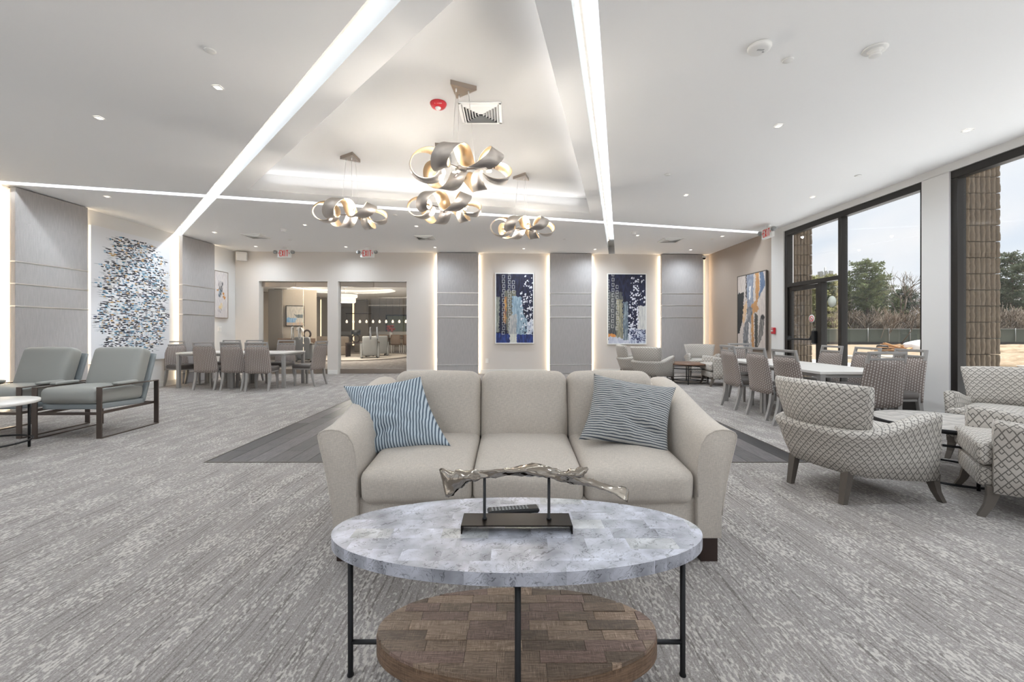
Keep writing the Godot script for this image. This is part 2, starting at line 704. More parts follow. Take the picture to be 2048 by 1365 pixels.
# ---------------------------------------------------------------- the room
func make_shell():
	# wall on the camera's side: a window wall like the one on the right
	var st := tool(false)
	box(st, Vector3(-0.9, 3.15, 2.15), Vector3(13.2, 0.12, 0.3))
	box(st, Vector3(-0.9, 0.05, 2.15), Vector3(13.2, 0.4, 0.3))
	for x in [-7.25, -2.9, 1.4, 5.55]:
		box(st, Vector3(x, 1.6, 2.15), Vector3(0.5, 3.3, 0.3))
	struct("wall_near", st, M.white_paint)
	var wins := [[-7.0, -3.15], [-2.65, 1.15], [1.65, 5.3]]
	for k in 3:
		var x0: float = wins[k][0]
		var x1: float = wins[k][1]
		var o := base("window_%d" % (k + 3), Vector3((x0 + x1) / 2, 0.25, 2.12))
		var w := x1 - x0
		var f := tool(false)
		for y in [0.04, 2.80]:
			box(f, Vector3(0, y, 0), Vector3(w, 0.09, 0.1), 0.004)
		for x in [-w / 2 + 0.04, 0.0, w / 2 - 0.04]:
			box(f, Vector3(x, 1.42, 0), Vector3(0.07, 2.8, 0.1), 0.004)
		put("frame", f, M.bronze_frame, o)
		var g := tool(false)
		sheet(g, Vector3(0, 1.42, 0), w - 0.1, 2.74)
		put("pane", g, M.glass, o)
	# roof over everything, with its edge outside
	st = tool(false)
	box(st, Vector3(-1.6, 3.98, -14.0), Vector3(17.4, 0.2, 34.6))
	struct("roof", st, M.concrete)


func make_floor():
	# carpet round a field of planks
	var rects := [[-7.3, -2.65, -2.2, 11.8], [2.6, 5.6, -2.2, 11.8], [-2.65, 2.6, -2.2, 3.70], [-2.65, 2.6, 9.5, 11.8]]
	var st := tool(false)
	for r in rects:
		for k in [[0, 2], [1, 2], [1, 3], [0, 2], [1, 3], [0, 3]]:
			var v := Vector3(r[k[0]], 0, -r[k[1]])
			st.set_uv(Vector2(v.x, v.z))
			st.add_vertex(v)
	var slab := struct("floor", st, M.carpet)
	var under := tool(false)
	box(under, Vector3(-0.9, -0.16, -4.75), Vector3(13.2, 0.3, 13.9))
	put("slab", under, M.concrete, slab)
	var w := 0.175
	var cols := 30
	var shapes := []
	var lens := [1.05, 1.2]
	for l in lens:
		var s := tool(false)
		box(s, Vector3.ZERO, Vector3(l, 0.008, w - 0.003), 0.0012)
		shapes.append(done(s))
	for i in cols:
		var d := 3.70
		var k := i % 3
		var row := 0
		while d < 9.45:
			var l: float = lens[(i + row) % 2]
			if row == 0:
				l = [0.35, 0.8, 1.05][k]
			l = minf(l, 9.5 - d)
			var x := -2.65 + w * (i + 0.5)
			var mesh: Mesh
			if absf(l - 1.05) < 0.001:
				mesh = shapes[0]
			elif absf(l - 1.2) < 0.001:
				mesh = shapes[1]
			else:
				var s := tool(false)
				box(s, Vector3.ZERO, Vector3(l, 0.008, w - 0.003), 0.0012)
				mesh = done(s)
			put("plank", mesh, M["floor_wood_%d" % rng.randi_range(0, 4)], slab, W(x, -0.001, d + l / 2), PI / 2)
			d += l + 0.002
			row += 1
	# strip between carpet and planks
	st = tool(false)
	for a in [[Vector3(-2.655, 0.001, -3.7), Vector3(-2.655, 0.001, -9.5)], [Vector3(2.605, 0.001, -3.7), Vector3(2.605, 0.001, -9.5)], [Vector3(-2.66, 0.001, -3.695), Vector3(2.61, 0.001, -3.695)]]:
		bar(st, a[0], a[1], 0.012, 0.008)
	put("edge_strip", st, M.taupe_wood, slab)


func cut(parent: Node, outline: Array, y0: float, y1: float):
	var c := CSGPolygon3D.new()
	c.name = "recess"
	var pv := PackedVector2Array()
	for q in outline:
		pv.append(Vector2(q[0], q[1]))
	c.polygon = pv
	c.mode = CSGPolygon3D.MODE_DEPTH
	c.depth = y1 - y0
	c.operation = CSGShape3D.OPERATION_SUBTRACTION
	parent.add_child(c, true)
	c.transform = Transform3D(Basis(Vector3(1, 0, 0), Vector3(0, 0, -1), Vector3(0, 1, 0)), Vector3(0, y1, 0) - parent.position)


func make_ceiling():
	var c := CSGBox3D.new()
	c.name = "ceiling"
	c.size = Vector3(13.3, 0.6, 14.2)
	c.position = Vector3(-0.88, CEIL + 0.3, -4.70)
	c.material = M.ceiling_paint
	c.set_meta("kind", "structure")
	add_child(c)
	# slots: centre line from a to b, width w
	var slots := [[Vector2(-0.33, 2.17), Vector2(-7.12, 9.10), 0.15], [Vector2(0.20, 1.62), Vector2(2.72, 11.36), 0.16], [Vector2(-7.12, 5.85), Vector2(5.36, 8.92), 0.15]]
	var lights := Node3D.new()
	for k in slots.size():
		var a: Vector2 = slots[k][0]
		var b: Vector2 = slots[k][1]
		var w: float = slots[k][2]
		var t := (b - a).normalized()
		var n := Vector2(-t.y, t.x)   # to the right of the run when seen in (x, d)
		cut(c, [[a.x + n.x * w / 2, a.y + n.y * w / 2], [b.x + n.x * w / 2, b.y + n.y * w / 2], [b.x - n.x * w / 2, b.y - n.y * w / 2], [a.x - n.x * w / 2, a.y - n.y * w / 2]], CEIL - 0.05, CEIL + 0.2)
		# a lit strip along the top of one side, out of sight from the door
		var side: float = [-1.0, 1.0, -1.0][k]
		var stop: float = [0.0, 0.95, 0.0][k]
		var e := b - t * stop
		var off := n * side * (w / 2 - 0.012)
		var st := tool(false)
		bar(st, W(a.x + off.x, CEIL + 0.17, a.y + off.y), W(e.x + off.x, CEIL + 0.17, e.y + off.y), 0.02, 0.03)
		var o := thing("slot_light", ["warm white strip in the diagonal ceiling slot crossing over to the striped canvas", "warm white strip in the ceiling slot running from over the sofa to the blue paintings", "warm white strip in the narrow ceiling slot crossing the whole room to the window wall"][k], "light", Vector3.ZERO, 0.0, "strips in the ceiling slots")
		put("strip", st, M.led_white, o)
		var len := a.distance_to(e)
		var mid := (a + e) / 2.0
		var q := mid + n * side * (w / 2 - 0.03)
		area_light(o, W(q.x, CEIL + 0.16, q.y), Vector3(-n.x * side, -0.25, n.y * side), Vector2(0.03, len), 0.75 * len, Color(0.93, 0.97, 1.0), Vector3(t.x, 0, -t.y))
	# tray: a lip, then a wider upper recess that hides the cove light
	var tri := [Vector2(0.047, 2.225), Vector2(1.399, 7.408), Vector2(-3.80, 6.167)]
	var pv := PackedVector2Array(tri)
	if Geometry2D.is_polygon_clockwise(pv):
		pv.reverse()
	var big: PackedVector2Array = Geometry2D.offset_polygon(pv, 0.2, Geometry2D.JOIN_MITER)[0]
	var lip := []
	for q in pv:
		lip.append([q.x, q.y])
	cut(c, lip, CEIL - 0.05, CEIL + 0.12)
	var up := []
	for q in big:
		up.append([q.x, q.y])
	cut(c, up, CEIL + 0.10, 3.50)
	var o := thing("cove_light", "warm white cove strip hidden behind the lip of the triangular ceiling tray", "light")
	for k in 3:
		var a: Vector2 = tri[k]
		var b: Vector2 = tri[(k + 1) % 3]
		var t := (b - a).normalized()
		var n := Vector2(-t.y, t.x)
		var cen: Vector2 = (tri[0] + tri[1] + tri[2]) / 3.0
		if n.dot(cen - a) > 0:
			n = -n
		var aa := a + n * 0.10 + t * 0.15
		var bb := b + n * 0.10 - t * 0.15
		var st := tool(false)
		bar(st, W(aa.x, CEIL + 0.112, aa.y), W(bb.x, CEIL + 0.112, bb.y), 0.025, 0.02)
		put("strip", st, M.led_white, o)
		var mid := (aa + bb) / 2.0
		area_light(o, W(mid.x, CEIL + 0.13, mid.y), Vector3(-n.x * 0.35, 1.0, n.y * 0.35), Vector2(0.03, aa.distance_to(bb)), 0.15 * aa.distance_to(bb), Color(0.97, 0.98, 1.0), Vector3(t.x, 0, -t.y))
	# small devices on the camera side are in make_ceiling_fixtures


func make_ceiling_fixtures():
	# square trimless downlights
	var lens := tool(false)
	box(lens, Vector3(0, 0.004, 0), Vector3(0.052, 0.006, 0.052), 0.001)
	var lens_mesh := done(lens)
	var rim := tool(false)
	for k in 4:
		var a := k * PI / 2
		box(rim, Vector3(0, -0.001, 0.03), Vector3(0.068, 0.006, 0.008), 0.001, Transform3D(Basis(Vector3.UP, a), Vector3.ZERO))
	var rim_mesh := done(rim)
	var spots := [[-2.45, 3.566, "beside the diagonal slot, just behind a round sprinkler cap"], [-3.942, 4.076, "over the space in front of the leather chairs"], [-6.144, 6.48, "in front of the striped canvas"],
		[2.676, 4.235, "over the carpet between sofa and barrel chair"], [4.662, 4.331, "over the round lattice seating group near the window"], [2.654, 6.408, "over the carpet in front of the window dining table"],
		[4.629, 6.504, "over the window side of the long dining table"], [-6.16, 8.86, "over the wall end of the far dining table"], [-3.97, 8.23, "between far dining table and hanging ribbons"],
		[-6.184, 10.337, "in the far corner beside the white speaker"], [-4.013, 10.399, "between the two exit signs"], [-1.832, 8.329, "behind the middle ribbon chandelier"],
		[-1.846, 10.461, "in front of the grey panel beside the doors"], [0.344, 10.621, "in front of the left-to-middle blue painting"], [2.144, 10.719, "in front of the middle grey panel"],
		[2.742, 9.14, "beside the small far smoke detector"], [4.606, 9.222, "in front of the tan wall"], [4.581, 10.786, "in front of the grey panel in the tan corner"],
		[-6.1, 2.2, ""], [-4.2, 0.4, ""], [2.66, 2.0, ""], [4.65, 2.0, ""], [-2.0, 0.2, ""], [2.6, -0.4, ""], [-6.1, -1.0, ""], [0.3, -1.2, ""], [4.6, -1.0, ""]]
	spots[13][2] = "in front of the blue tower painting nearer the doors"
	for s in spots:
		var label: String = "small square white downlight " + s[2] if s[2] else "small square white downlight out of view behind the photographer"
		var o := thing("downlight", label, "light", W(s[0], CEIL - 0.006, s[1]), 0.0, "square ceiling downlights" if s[2] else "downlights behind the photographer")
		put("lens", lens_mesh, M.lens, o)
		put("trim_ring", rim_mesh, M.white_plastic, o)
		spot(o, Vector3(0, -0.012, 0), 1.74, 84, Color(0.92, 0.96, 1.0), 0.03)
	# sprinkler caps
	var cap := tool()
	lathe(cap, [[0.0, -0.012], [0.034, -0.012], [0.038, -0.009], [0.038, -0.004], [0.03, 0.0], [0.0, 0.0]], 24)
	var cap_mesh := done(cap)
	var caps := [[-2.185, 3.095, "before the square downlight left of the diagonal slot"], [2.096, 3.204, "between the two large smoke detectors"], [2.063, 5.566, "above the carpet between sofa and dining table"], [4.587, 5.602, "near the window above the dining chairs"],
		[-2.034, 7.518, "behind the lowest hanging ribbon on the left"], [1.228, 9.489, "in front of the middle grey panel"], [4.51, 9.489, "in front of the tan wall"], [-4.966, 9.594, "in front of the first exit sign"]]
	caps[0][2] = "beside the diagonal slot, nearest of the caps"
	caps[4][2] = "between two far ribbon chandeliers"
	caps[0][2] = "beside the diagonal slot, above the leather chairs' carpet"
	for s in caps:
		tag(put("sprinkler_cap", cap_mesh, M.white_plastic, self, W(s[0], CEIL, s[1])), "round flat white sprinkler cap " + s[2], "sprinkler", "sprinkler caps")
	# detectors
	var o := thing("carbon_monoxide_detector", "wide shallow white round alarm with small slots beside a sprinkler cap", "detector", W(1.792, CEIL, 3.052))
	var st := tool()
	lathe(st, [[0.0, -0.036], [0.05, -0.036], [0.072, -0.030], [0.078, -0.016], [0.078, -0.002], [0.07, 0.0], [0.0, 0.0]], 28)
	put("body", st, M.white_plastic, o)
	st = tool(false)
	for k in 5:
		box(st, Vector3(-0.02 + k * 0.01, -0.0365, 0.012), Vector3(0.004, 0.002, 0.018))
	box(st, Vector3(0.03, -0.0365, -0.01), Vector3(0.012, 0.003, 0.008))
	put("slot", st, M.grey_plastic, o)
	o = thing("smoke_detector", "white cone shaped smoke detector with a raised round head", "detector", W(2.649, CEIL, 3.084), 0.0)
	st = tool()
	lathe(st, [[0.0, -0.014], [0.05, -0.014], [0.072, -0.012], [0.078, -0.004], [0.075, 0.0], [0.0, 0.0]], 28)
	put("base", st, M.white_plastic, o)
	st = tool()
	lathe(st, [[0.0, -0.055], [0.030, -0.055], [0.037, -0.050], [0.037, -0.042], [0.027, -0.038], [0.033, -0.024], [0.05, -0.013], [0.0, -0.012]], 28)
	put("head", st, M.white_plastic, o)
	for s in [[-4.582, 8.597, "above the far dining table"], [2.585, 8.86, "beside a downlight near the far slot end"]]:
		var d := thing("smoke_detector", "small white smoke detector " + s[2], "detector", W(s[0], CEIL, s[1]))
		st = tool()
		lathe(st, [[0.0, -0.05], [0.045, -0.05], [0.055, -0.04], [0.05, -0.02], [0.07, -0.012], [0.072, 0.0], [0.0, 0.0]], 20)
		put("body", st, M.white_plastic, d)
	# red strobe in the tray
	o = thing("fire_strobe", "red round fire alarm strobe on the tray ceiling with white lettering", "alarm", W(-0.742, 3.50, 4.40))
	st = tool()
	lathe(st, [[0.0, -0.05], [0.05, -0.05], [0.07, -0.038], [0.085, -0.012], [0.086, 0.0], [0.0, 0.0]], 28)
	put("body", st, M.red_plastic, o)
	st = tool()
	lathe(st, [[0.0, -0.072], [0.02, -0.070], [0.03, -0.058], [0.03, -0.05], [0.0, -0.048]], 16, Transform3D(Basis(), Vector3(0.0, 0, 0.012)))
	put("lens", st, M.white_plastic, o)
	st = tool(false)
	word(st, "FIRE", Vector3(0.012, 0, 0), 0.075, 0.02, 0.003)
	var wr := put("lettering", st, M.white_plastic, o, Vector3(-0.02, -0.047, -0.042))
	wr.rotation = Vector3(-1.15, 0.0, 0)
	wr.position = Vector3(0.0, -0.033, 0.066)
	# supply vents: nested square louvres
	for v in [[-0.313, 3.50, 4.585, 0.45, "white square louvred vent in the triangular ceiling tray"], [-5.491, CEIL, 9.188, 0.42, "white square ceiling vent over the far dining table"],
			[-1.867, CEIL, 9.336, 0.42, "white square ceiling vent in front of the glass doors"], [3.623, CEIL, 9.594, 0.45, "white square ceiling vent near the tan wall"]]:
		vent(v[0], v[1], v[2], v[3], v[4])


func vent(x: float, y: float, d: float, w: float, label: String):
	var o := thing("ceiling_vent", label, "vent", W(x, y, d), 0.0, "louvred ceiling vents")
	var st := tool(false)
	box(st, Vector3(0, -0.002, 0), Vector3(w * 0.86, 0.002, w * 0.86))
	put("duct", st, M.dark_hole, o)
	st = tool(false)
	ring_frame(st, w, w * 0.86, -0.016, 0.0)
	put("frame", st, M.white_plastic, o)
	for k in 6:
		var s := w * (0.84 - k * 0.13)
		var l := tool(false)
		louvre(l, s, s - w * 0.085, -0.006, -0.03)
		put("louvre", l, M.white_plastic, o)


# square ring, flat below
func ring_frame(st: SurfaceTool, outer: float, inner: float, y0: float, y1: float):
	var t := (outer - inner) / 2
	for k in 4:
		box(st, Vector3(0, (y0 + y1) / 2, outer / 2 - t / 2), Vector3(outer - 0.001, y1 - y0, t), 0.003, Transform3D(Basis(Vector3.UP, k * PI / 2), Vector3.ZERO))


# square ring of four blades sloping down and inwards
func louvre(st: SurfaceTool, outer: float, inner: float, y_out: float, y_in: float):
	var rings := []
	for q in [[outer, y_out], [inner, y_in], [inner - 0.004, y_in], [outer - 0.004, y_out]]:
		var h: float = q[0] / 2
		rings.append(PackedVector3Array([Vector3(-h, q[1], -h), Vector3(h, q[1], -h), Vector3(h, q[1], h), Vector3(-h, q[1], h)]))
	rings.append(rings[0])
	loft(st, rings, false, true, Transform3D(), false)


const GLYPH := {
	"E": [[0, 0, 0, 1], [0, 1, 0.8, 1], [0, 0.52, 0.65, 0.52], [0, 0, 0.8, 0]],
	"X": [[0, 0, 0.85, 1], [0, 1, 0.85, 0]],
	"I": [[0.35, 0, 0.35, 1]],
	"T": [[0, 1, 0.85, 1], [0.42, 0, 0.42, 1]],
	"F": [[0, 0, 0, 1], [0, 1, 0.8, 1], [0, 0.52, 0.65, 0.52]],
	"R": [[0, 0, 0, 1], [0, 1, 0.7, 0.95], [0.7, 0.95, 0.7, 0.58], [0.7, 0.58, 0, 0.5], [0.25, 0.5, 0.8, 0]],
}


# raised letters, centred at c, facing +z
func word(st: SurfaceTool, text: String, c: Vector3, w: float, h: float, stroke: float):
	var n := text.length()
	var cell := w / n
	for k in n:
		for s in GLYPH[text[k]]:
			var x0 := c.x - w / 2 + cell * (k + 0.12)
			var a := Vector3(x0 + s[0] * cell * 0.85, c.y - h / 2 + s[1] * h, c.z)
			var b := Vector3(x0 + s[2] * cell * 0.85, c.y - h / 2 + s[3] * h, c.z)
			var ext := (b - a).normalized() * stroke * 0.4
			bar(st, a - ext, b + ext, stroke, 0.004, 0.0, Vector3.FORWARD)


func exit_sign(at: Vector3, turn: float, label: String):
	var o := thing("exit_sign", label, "sign", at, turn, "lit exit signs with emergency lamps")
	var st := tool(false)
	box(st, Vector3(0, -0.15, 0), Vector3(0.33, 0.20, 0.06), 0.008)
	var hs := put("housing", st, M.white_plastic, o)
	st = tool()
	lathe(st, [[0.0, 0.0], [0.05, 0.0], [0.05, -0.02], [0.018, -0.03], [0.018, -0.06], [0.0, -0.06]], 16)
	put("canopy", st, M.white_plastic, o)
	st = tool(false)
	word(st, "EXIT", Vector3(0, -0.145, 0.033), 0.215, 0.135, 0.015)
	put("lettering", st, M.red_letter, hs)
	for s in [-1, 1]:
		st = tool(false)
		for k in 2:
			bar(st, Vector3(s * (0.125 - k * 0.012), -0.125 - k * 0.0, 0.033), Vector3(s * 0.14, -0.145, 0.033), 0.008, 0.003, 0.0, Vector3.FORWARD)
			bar(st, Vector3(s * 0.125, -0.165, 0.033), Vector3(s * 0.14, -0.145, 0.033), 0.008, 0.003, 0.0, Vector3.FORWARD)
		put("arrow", st, M.red_letter, hs)
		st = tool()
		lathe(st, [[0.0, -0.035], [0.03, -0.035], [0.042, -0.02], [0.045, 0.03], [0.0, 0.034]], 16, Transform3D(Basis(Vector3.RIGHT, PI / 2 + 0.15), Vector3(s * 0.215, -0.115, 0.02)))
		box(st, Vector3(s * 0.175, -0.115, 0), Vector3(0.03, 0.03, 0.03), 0.004)
		put("lamp_head", st, M.grey_plastic, o)


# ---------------------------------------------------------------- walls
# point on the back wall: x along it, y up, z out of it
func on_back(x: float, y: float, z: float) -> Vector3:
	return Vector3(0, 0, -11.284) + Basis(Vector3.UP, WALL_TURN) * Vector3(x, y, z)


# upholstered panel between two light strips, with polished bars across it
func wall_panel(at: Vector3, turn: float, w: float, label: String, led_energy: float):
	var o := thing("wall_panel", label, "wall panel", at, turn, "grey cloth wall panels with metal bars")
	var deep := 0.11
	var cuts := [0.0, 0.245, 1.495, 1.815, 2.13, 3.185]
	for k in 5:
		var st := tool(false)
		box(st, Vector3(0, (cuts[k] + cuts[k + 1]) / 2, deep / 2 + 0.015), Vector3(w, cuts[k + 1] - cuts[k] - 0.012, deep - 0.03), 0.004)
		put("panel", st, M.panel_cloth, o)
	var back := tool(false)
	box(back, Vector3(0, 1.59, 0.035), Vector3(w - 0.06, 3.18, 0.07))
	put("backing_board", back, M.tan_paint, o)
	for k in range(1, 5):
		var st := tool(false)
		box(st, Vector3(0, cuts[k], deep / 2 + 0.016), Vector3(w + 0.014, 0.016, deep - 0.016), 0.002)
		put("metal_strip", st, M.steel, o)
	for s in [-1.0, 1.0]:
		var st := tool(false)
		box(st, Vector3(s * (w / 2 - 0.012), 1.59, 0.012), Vector3(0.012, 3.14, 0.016))
		put("light_strip", st, M.led_warm, o)
		area_light(o, Vector3(s * (w / 2 + 0.004), 1.59, 0.03), Vector3(s, 0, -0.45), Vector2(0.02, 3.1), led_energy * 1.15, Color(1.0, 0.91, 0.78), Vector3.UP)


func make_back_wall():
	var at := Vector3(0, 0, -11.284)
	var o := base("wall_back", at, WALL_TURN)
	var st := tool(false)
	for r in [[-7.35, -6.525, 0, 3.3], [-6.525, -4.761, 2.434, 3.3], [-4.761, -4.504, 0, 3.3], [-4.504, -2.715, 2.434, 3.3], [-2.715, 5.65, 0, 3.3]]:
		box(st, Vector3((r[0] + r[1]) / 2, (r[2] + r[3]) / 2, -0.11), Vector3(r[1] - r[0], r[3] - r[2], 0.22))
	put("plaster", st, M.wall_paint, o)
	# white reveals round the two openings
	st = tool(false)
	for r in [[-6.525, -4.761], [-4.504, -2.715]]:
		for x in [r[0] + 0.004, r[1] - 0.004]:
			box(st, Vector3(x, 1.217, -0.11), Vector3(0.008, 2.434, 0.216))
		box(st, Vector3((r[0] + r[1]) / 2, 2.431, -0.11), Vector3(r[1] - r[0], 0.008, 0.216))
	put("reveal", st, M.trim_paint, o)
	st = tool(false)
	for r in [[-7.3, -6.53], [-4.755, -4.51], [-2.71, -1.95], [-0.80, 1.02], [2.20, 4.0], [5.2, 5.5]]:
		box(st, Vector3((r[0] + r[1]) / 2, 0.055, 0.008), Vector3(r[1] - r[0], 0.11, 0.016), 0.004)
	var b := struct("baseboard_back", st, M.trim_paint, at, WALL_TURN)
	# panels
	wall_panel(on_back(-1.374, 0, 0), WALL_TURN, 1.078, "tall grey cloth wall panel beside the glass doors with three thin dull bars", 0.50)
	wall_panel(on_back(1.611, 0, 0), WALL_TURN, 1.115, "tall grey cloth wall panel between the two blue paintings with bright bars", 0.50)
	wall_panel(on_back(4.612, 0, 0), WALL_TURN, 1.139, "tall dark grey cloth wall panel in the far corner by the tan wall", 0.50)
	# glass doors
	var n := 2
	for r in [[-6.525, -4.761], [-4.504, -2.715]]:
		var half: float = (r[1] - r[0] - 0.03) / 2
		for k in 2:
			var x: float = r[0] + 0.015 + half * (k + 0.5)
			var d := base("door_%d" % n, on_back(x, 0, -0.15), WALL_TURN)
			n += 1
			var g := tool(false)
			box(g, Vector3(0, 1.21, 0), Vector3(half - 0.008, 2.2, 0.012))
			var pane := tool(false)
			sheet(pane, Vector3(0, 1.20, 0), half - 0.008, 2.14)
			put("pane", pane, M.glass, d)
			var rt := tool(false)
			box(rt, Vector3(0, 2.36, 0), Vector3(half - 0.006, 0.13, 0.03), 0.004)
			put("top_rail", rt, M.brushed_steel, d)
			rt = tool(false)
			box(rt, Vector3(0, 0.068, 0), Vector3(half - 0.006, 0.125, 0.03), 0.004)
			put("bottom_rail", rt, M.brushed_steel, d)
			var hx := half / 2 - 0.09
			if k == 1:
				hx = -hx
			for s in [-1.0, 1.0]:
				rt = tool()
				tube(rt, [Vector3(hx, 0.92, 0), Vector3(hx, 0.92, s * 0.035), Vector3(hx, 0.93, s * 0.05), Vector3(hx, 1.22, s * 0.05), Vector3(hx, 1.23, s * 0.035), Vector3(hx, 1.23, 0)], 0.014, 10)
				put("handle", rt, M.steel, d)
	# paintings
	painting("blue_painting", on_back(0.12, 1.73, 0.03), WALL_TURN, 1.035, 1.877, blue_art(false), "blue abstract canvas of pale towers with a small white doorway, nearer the glass doors")
	painting("blue_painting", on_back(3.128, 1.72, 0.03), WALL_TURN, 1.067, 1.904, blue_art(true), "blue abstract canvas of pale towers with white petals and an orange patch, above lounge chairs")
	outlet(on_back(-0.61, 0.342, 0.004), WALL_TURN, "white wall outlet below the first blue painting")
	exit_sign(W(-5.57, CEIL, 10.5), 0.0, "white sign reading EXIT in red above the glass doors farther from the panels")
	exit_sign(W(-3.52, CEIL, 10.5), 0.0, "white sign reading EXIT in red above the glass doors next to the grey panel")
	# speaker in the corner
	var o2 := thing("wall_speaker", "white box speaker in the far corner under the ceiling", "speaker", on_back(-6.95, 2.93, 0.0), WALL_TURN + 0.5)
	st = tool(false)
	box(st, Vector3(0, 0.11, 0.14), Vector3(0.24, 0.22, 0.16), 0.02)
	put("housing", st, M.white_plastic, o2)
	st = tool(false)
	box(st, Vector3(0, 0.11, 0.221), Vector3(0.2, 0.18, 0.008), 0.003)
	put("grille", st, M.white_paint, o2)
	st = tool(false)
	bar(st, Vector3(0, 0.13, 0.07), Vector3(0, 0.15, -0.06), 0.05, 0.05)
	put("bracket", st, M.white_plastic, o2)
	# camera in the other corner
	var cm := thing("security_camera", "small white security camera high in the corner by the tan wall", "camera", on_back(5.20, 3.09, 0.10), 0.0)
	st = tool()
	lathe(st, [[0.0, 0.06], [0.055, 0.055], [0.06, 0.02], [0.05, 0.0], [0.0, 0.0]], 18)
	put("mount", st, M.white_plastic, cm)
	st = tool()
	lathe(st, [[0.0, 0.0], [0.044, 0.0], [0.04, -0.022], [0.026, -0.04], [0.0, -0.046]], 18)
	put("dome", st, M.rubber_black, cm)


func outlet(at: Vector3, turn: float, label: String):
	var o := thing("wall_outlet", label, "outlet", at, turn)
	var st := tool(false)
	box(st, Vector3.ZERO, Vector3(0.072, 0.115, 0.008), 0.003)
	var pl := put("plate", st, M.white_plastic, o)
	st = tool(false)
	for y in [-0.025, 0.025]:
		box(st, Vector3(0, y, 0.005), Vector3(0.034, 0.032, 0.004), 0.002)
	put("socket", st, M.trim_paint, pl)


func painting(called: String, at: Vector3, turn: float, w: float, h: float, art: Texture2D, label: String, frame := "white_plastic", edge := 0.028, side := "black_metal") -> Node3D:
	var o := thing(called, label, "painting", at, turn)
	var m := StandardMaterial3D.new()
	m.resource_name = called + "_print"
	m.albedo_texture = art
	m.roughness = 0.6
	m.texture_repeat = false
	var st := tool(false)
	sheet(st, Vector3(0, 0, 0.016), w - edge * 2, h - edge * 2)
	put("canvas", st, m, o)
	st = tool(false)
	box(st, Vector3(0, 0, -0.012), Vector3(w - 0.02, h - 0.02, 0.034), 0.002)
	put("stretcher", st, M[side], o)
	if edge > 0.004:
		st = tool(false)
		for s in [-1.0, 1.0]:
			box(st, Vector3(s * (w / 2 - edge / 2), 0, 0.008), Vector3(edge, h, 0.03), 0.003)
			box(st, Vector3(0, s * (h / 2 - edge / 2), 0.008), Vector3(w - edge * 2, edge, 0.03), 0.003)
		put("frame", st, M[frame], o)
	return o


func blot(im: Image, c: Vector2, r: Vector2, ang: float, col: Color, rag := 0.3):
	var big := maxf(r.x, r.y) * 1.4
	var ca := cos(ang)
	var sa := sin(ang)
	for y in range(maxi(0, int(c.y - big)), mini(im.get_height(), int(c.y + big) + 1)):
		for x in range(maxi(0, int(c.x - big)), mini(im.get_width(), int(c.x + big) + 1)):
			var d := Vector2(x, y) - c
			var q := Vector2((d.x * ca + d.y * sa) / r.x, (-d.x * sa + d.y * ca) / r.y)
			if q.length() < 1.0 - rag * rng.randf():
				im.set_pixel(x, y, col)


func slab_of_paint(im: Image, pts: Array, a: Color, b: Color, streak := 0.06):
	var pv := PackedVector2Array()
	var lo := Vector2(1e9, 1e9)
	var hi := Vector2(-1e9, -1e9)
	for q in pts:
		var v := Vector2(q[0] * im.get_width(), q[1] * im.get_height())
		pv.append(v)
		lo = lo.min(v)
		hi = hi.max(v)
	var n := noise(41, 0.05, 3)
	for y in range(maxi(0, int(lo.y)), mini(im.get_height(), int(hi.y) + 1)):
		for x in range(maxi(0, int(lo.x)), mini(im.get_width(), int(hi.x) + 1)):
			var wob := Vector2(n.get_noise_2d(x * 1.0, y * 1.0), n.get_noise_2d(y * 1.0 + 50.0, x * 1.0)) * 8.0
			if Geometry2D.is_point_in_polygon(Vector2(x, y) + wob, pv):
				var k: float = clampf(0.5 + n.get_noise_2d(x * 1.6, y * 0.35) * 1.5, 0, 1)
				var c := a.lerp(b, k)
				var s := (rng.randf() - 0.5) * streak
				im.set_pixel(x, y, Color(c.r + s, c.g + s, c.b + s))


func square_mark(im: Image, c: Vector2, w: float, h: float, t: float, col: Color):
	for y in range(int(c.y - h), int(c.y + h) + 1):
		for x in range(int(c.x - w), int(c.x + w) + 1):
			if x < 0 or y < 0 or x >= im.get_width() or y >= im.get_height():
				continue
			if (absf(x - c.x) > w - t or absf(y - c.y) > h - t) and rng.randf() < 0.85:
				im.set_pixel(x, y, col)


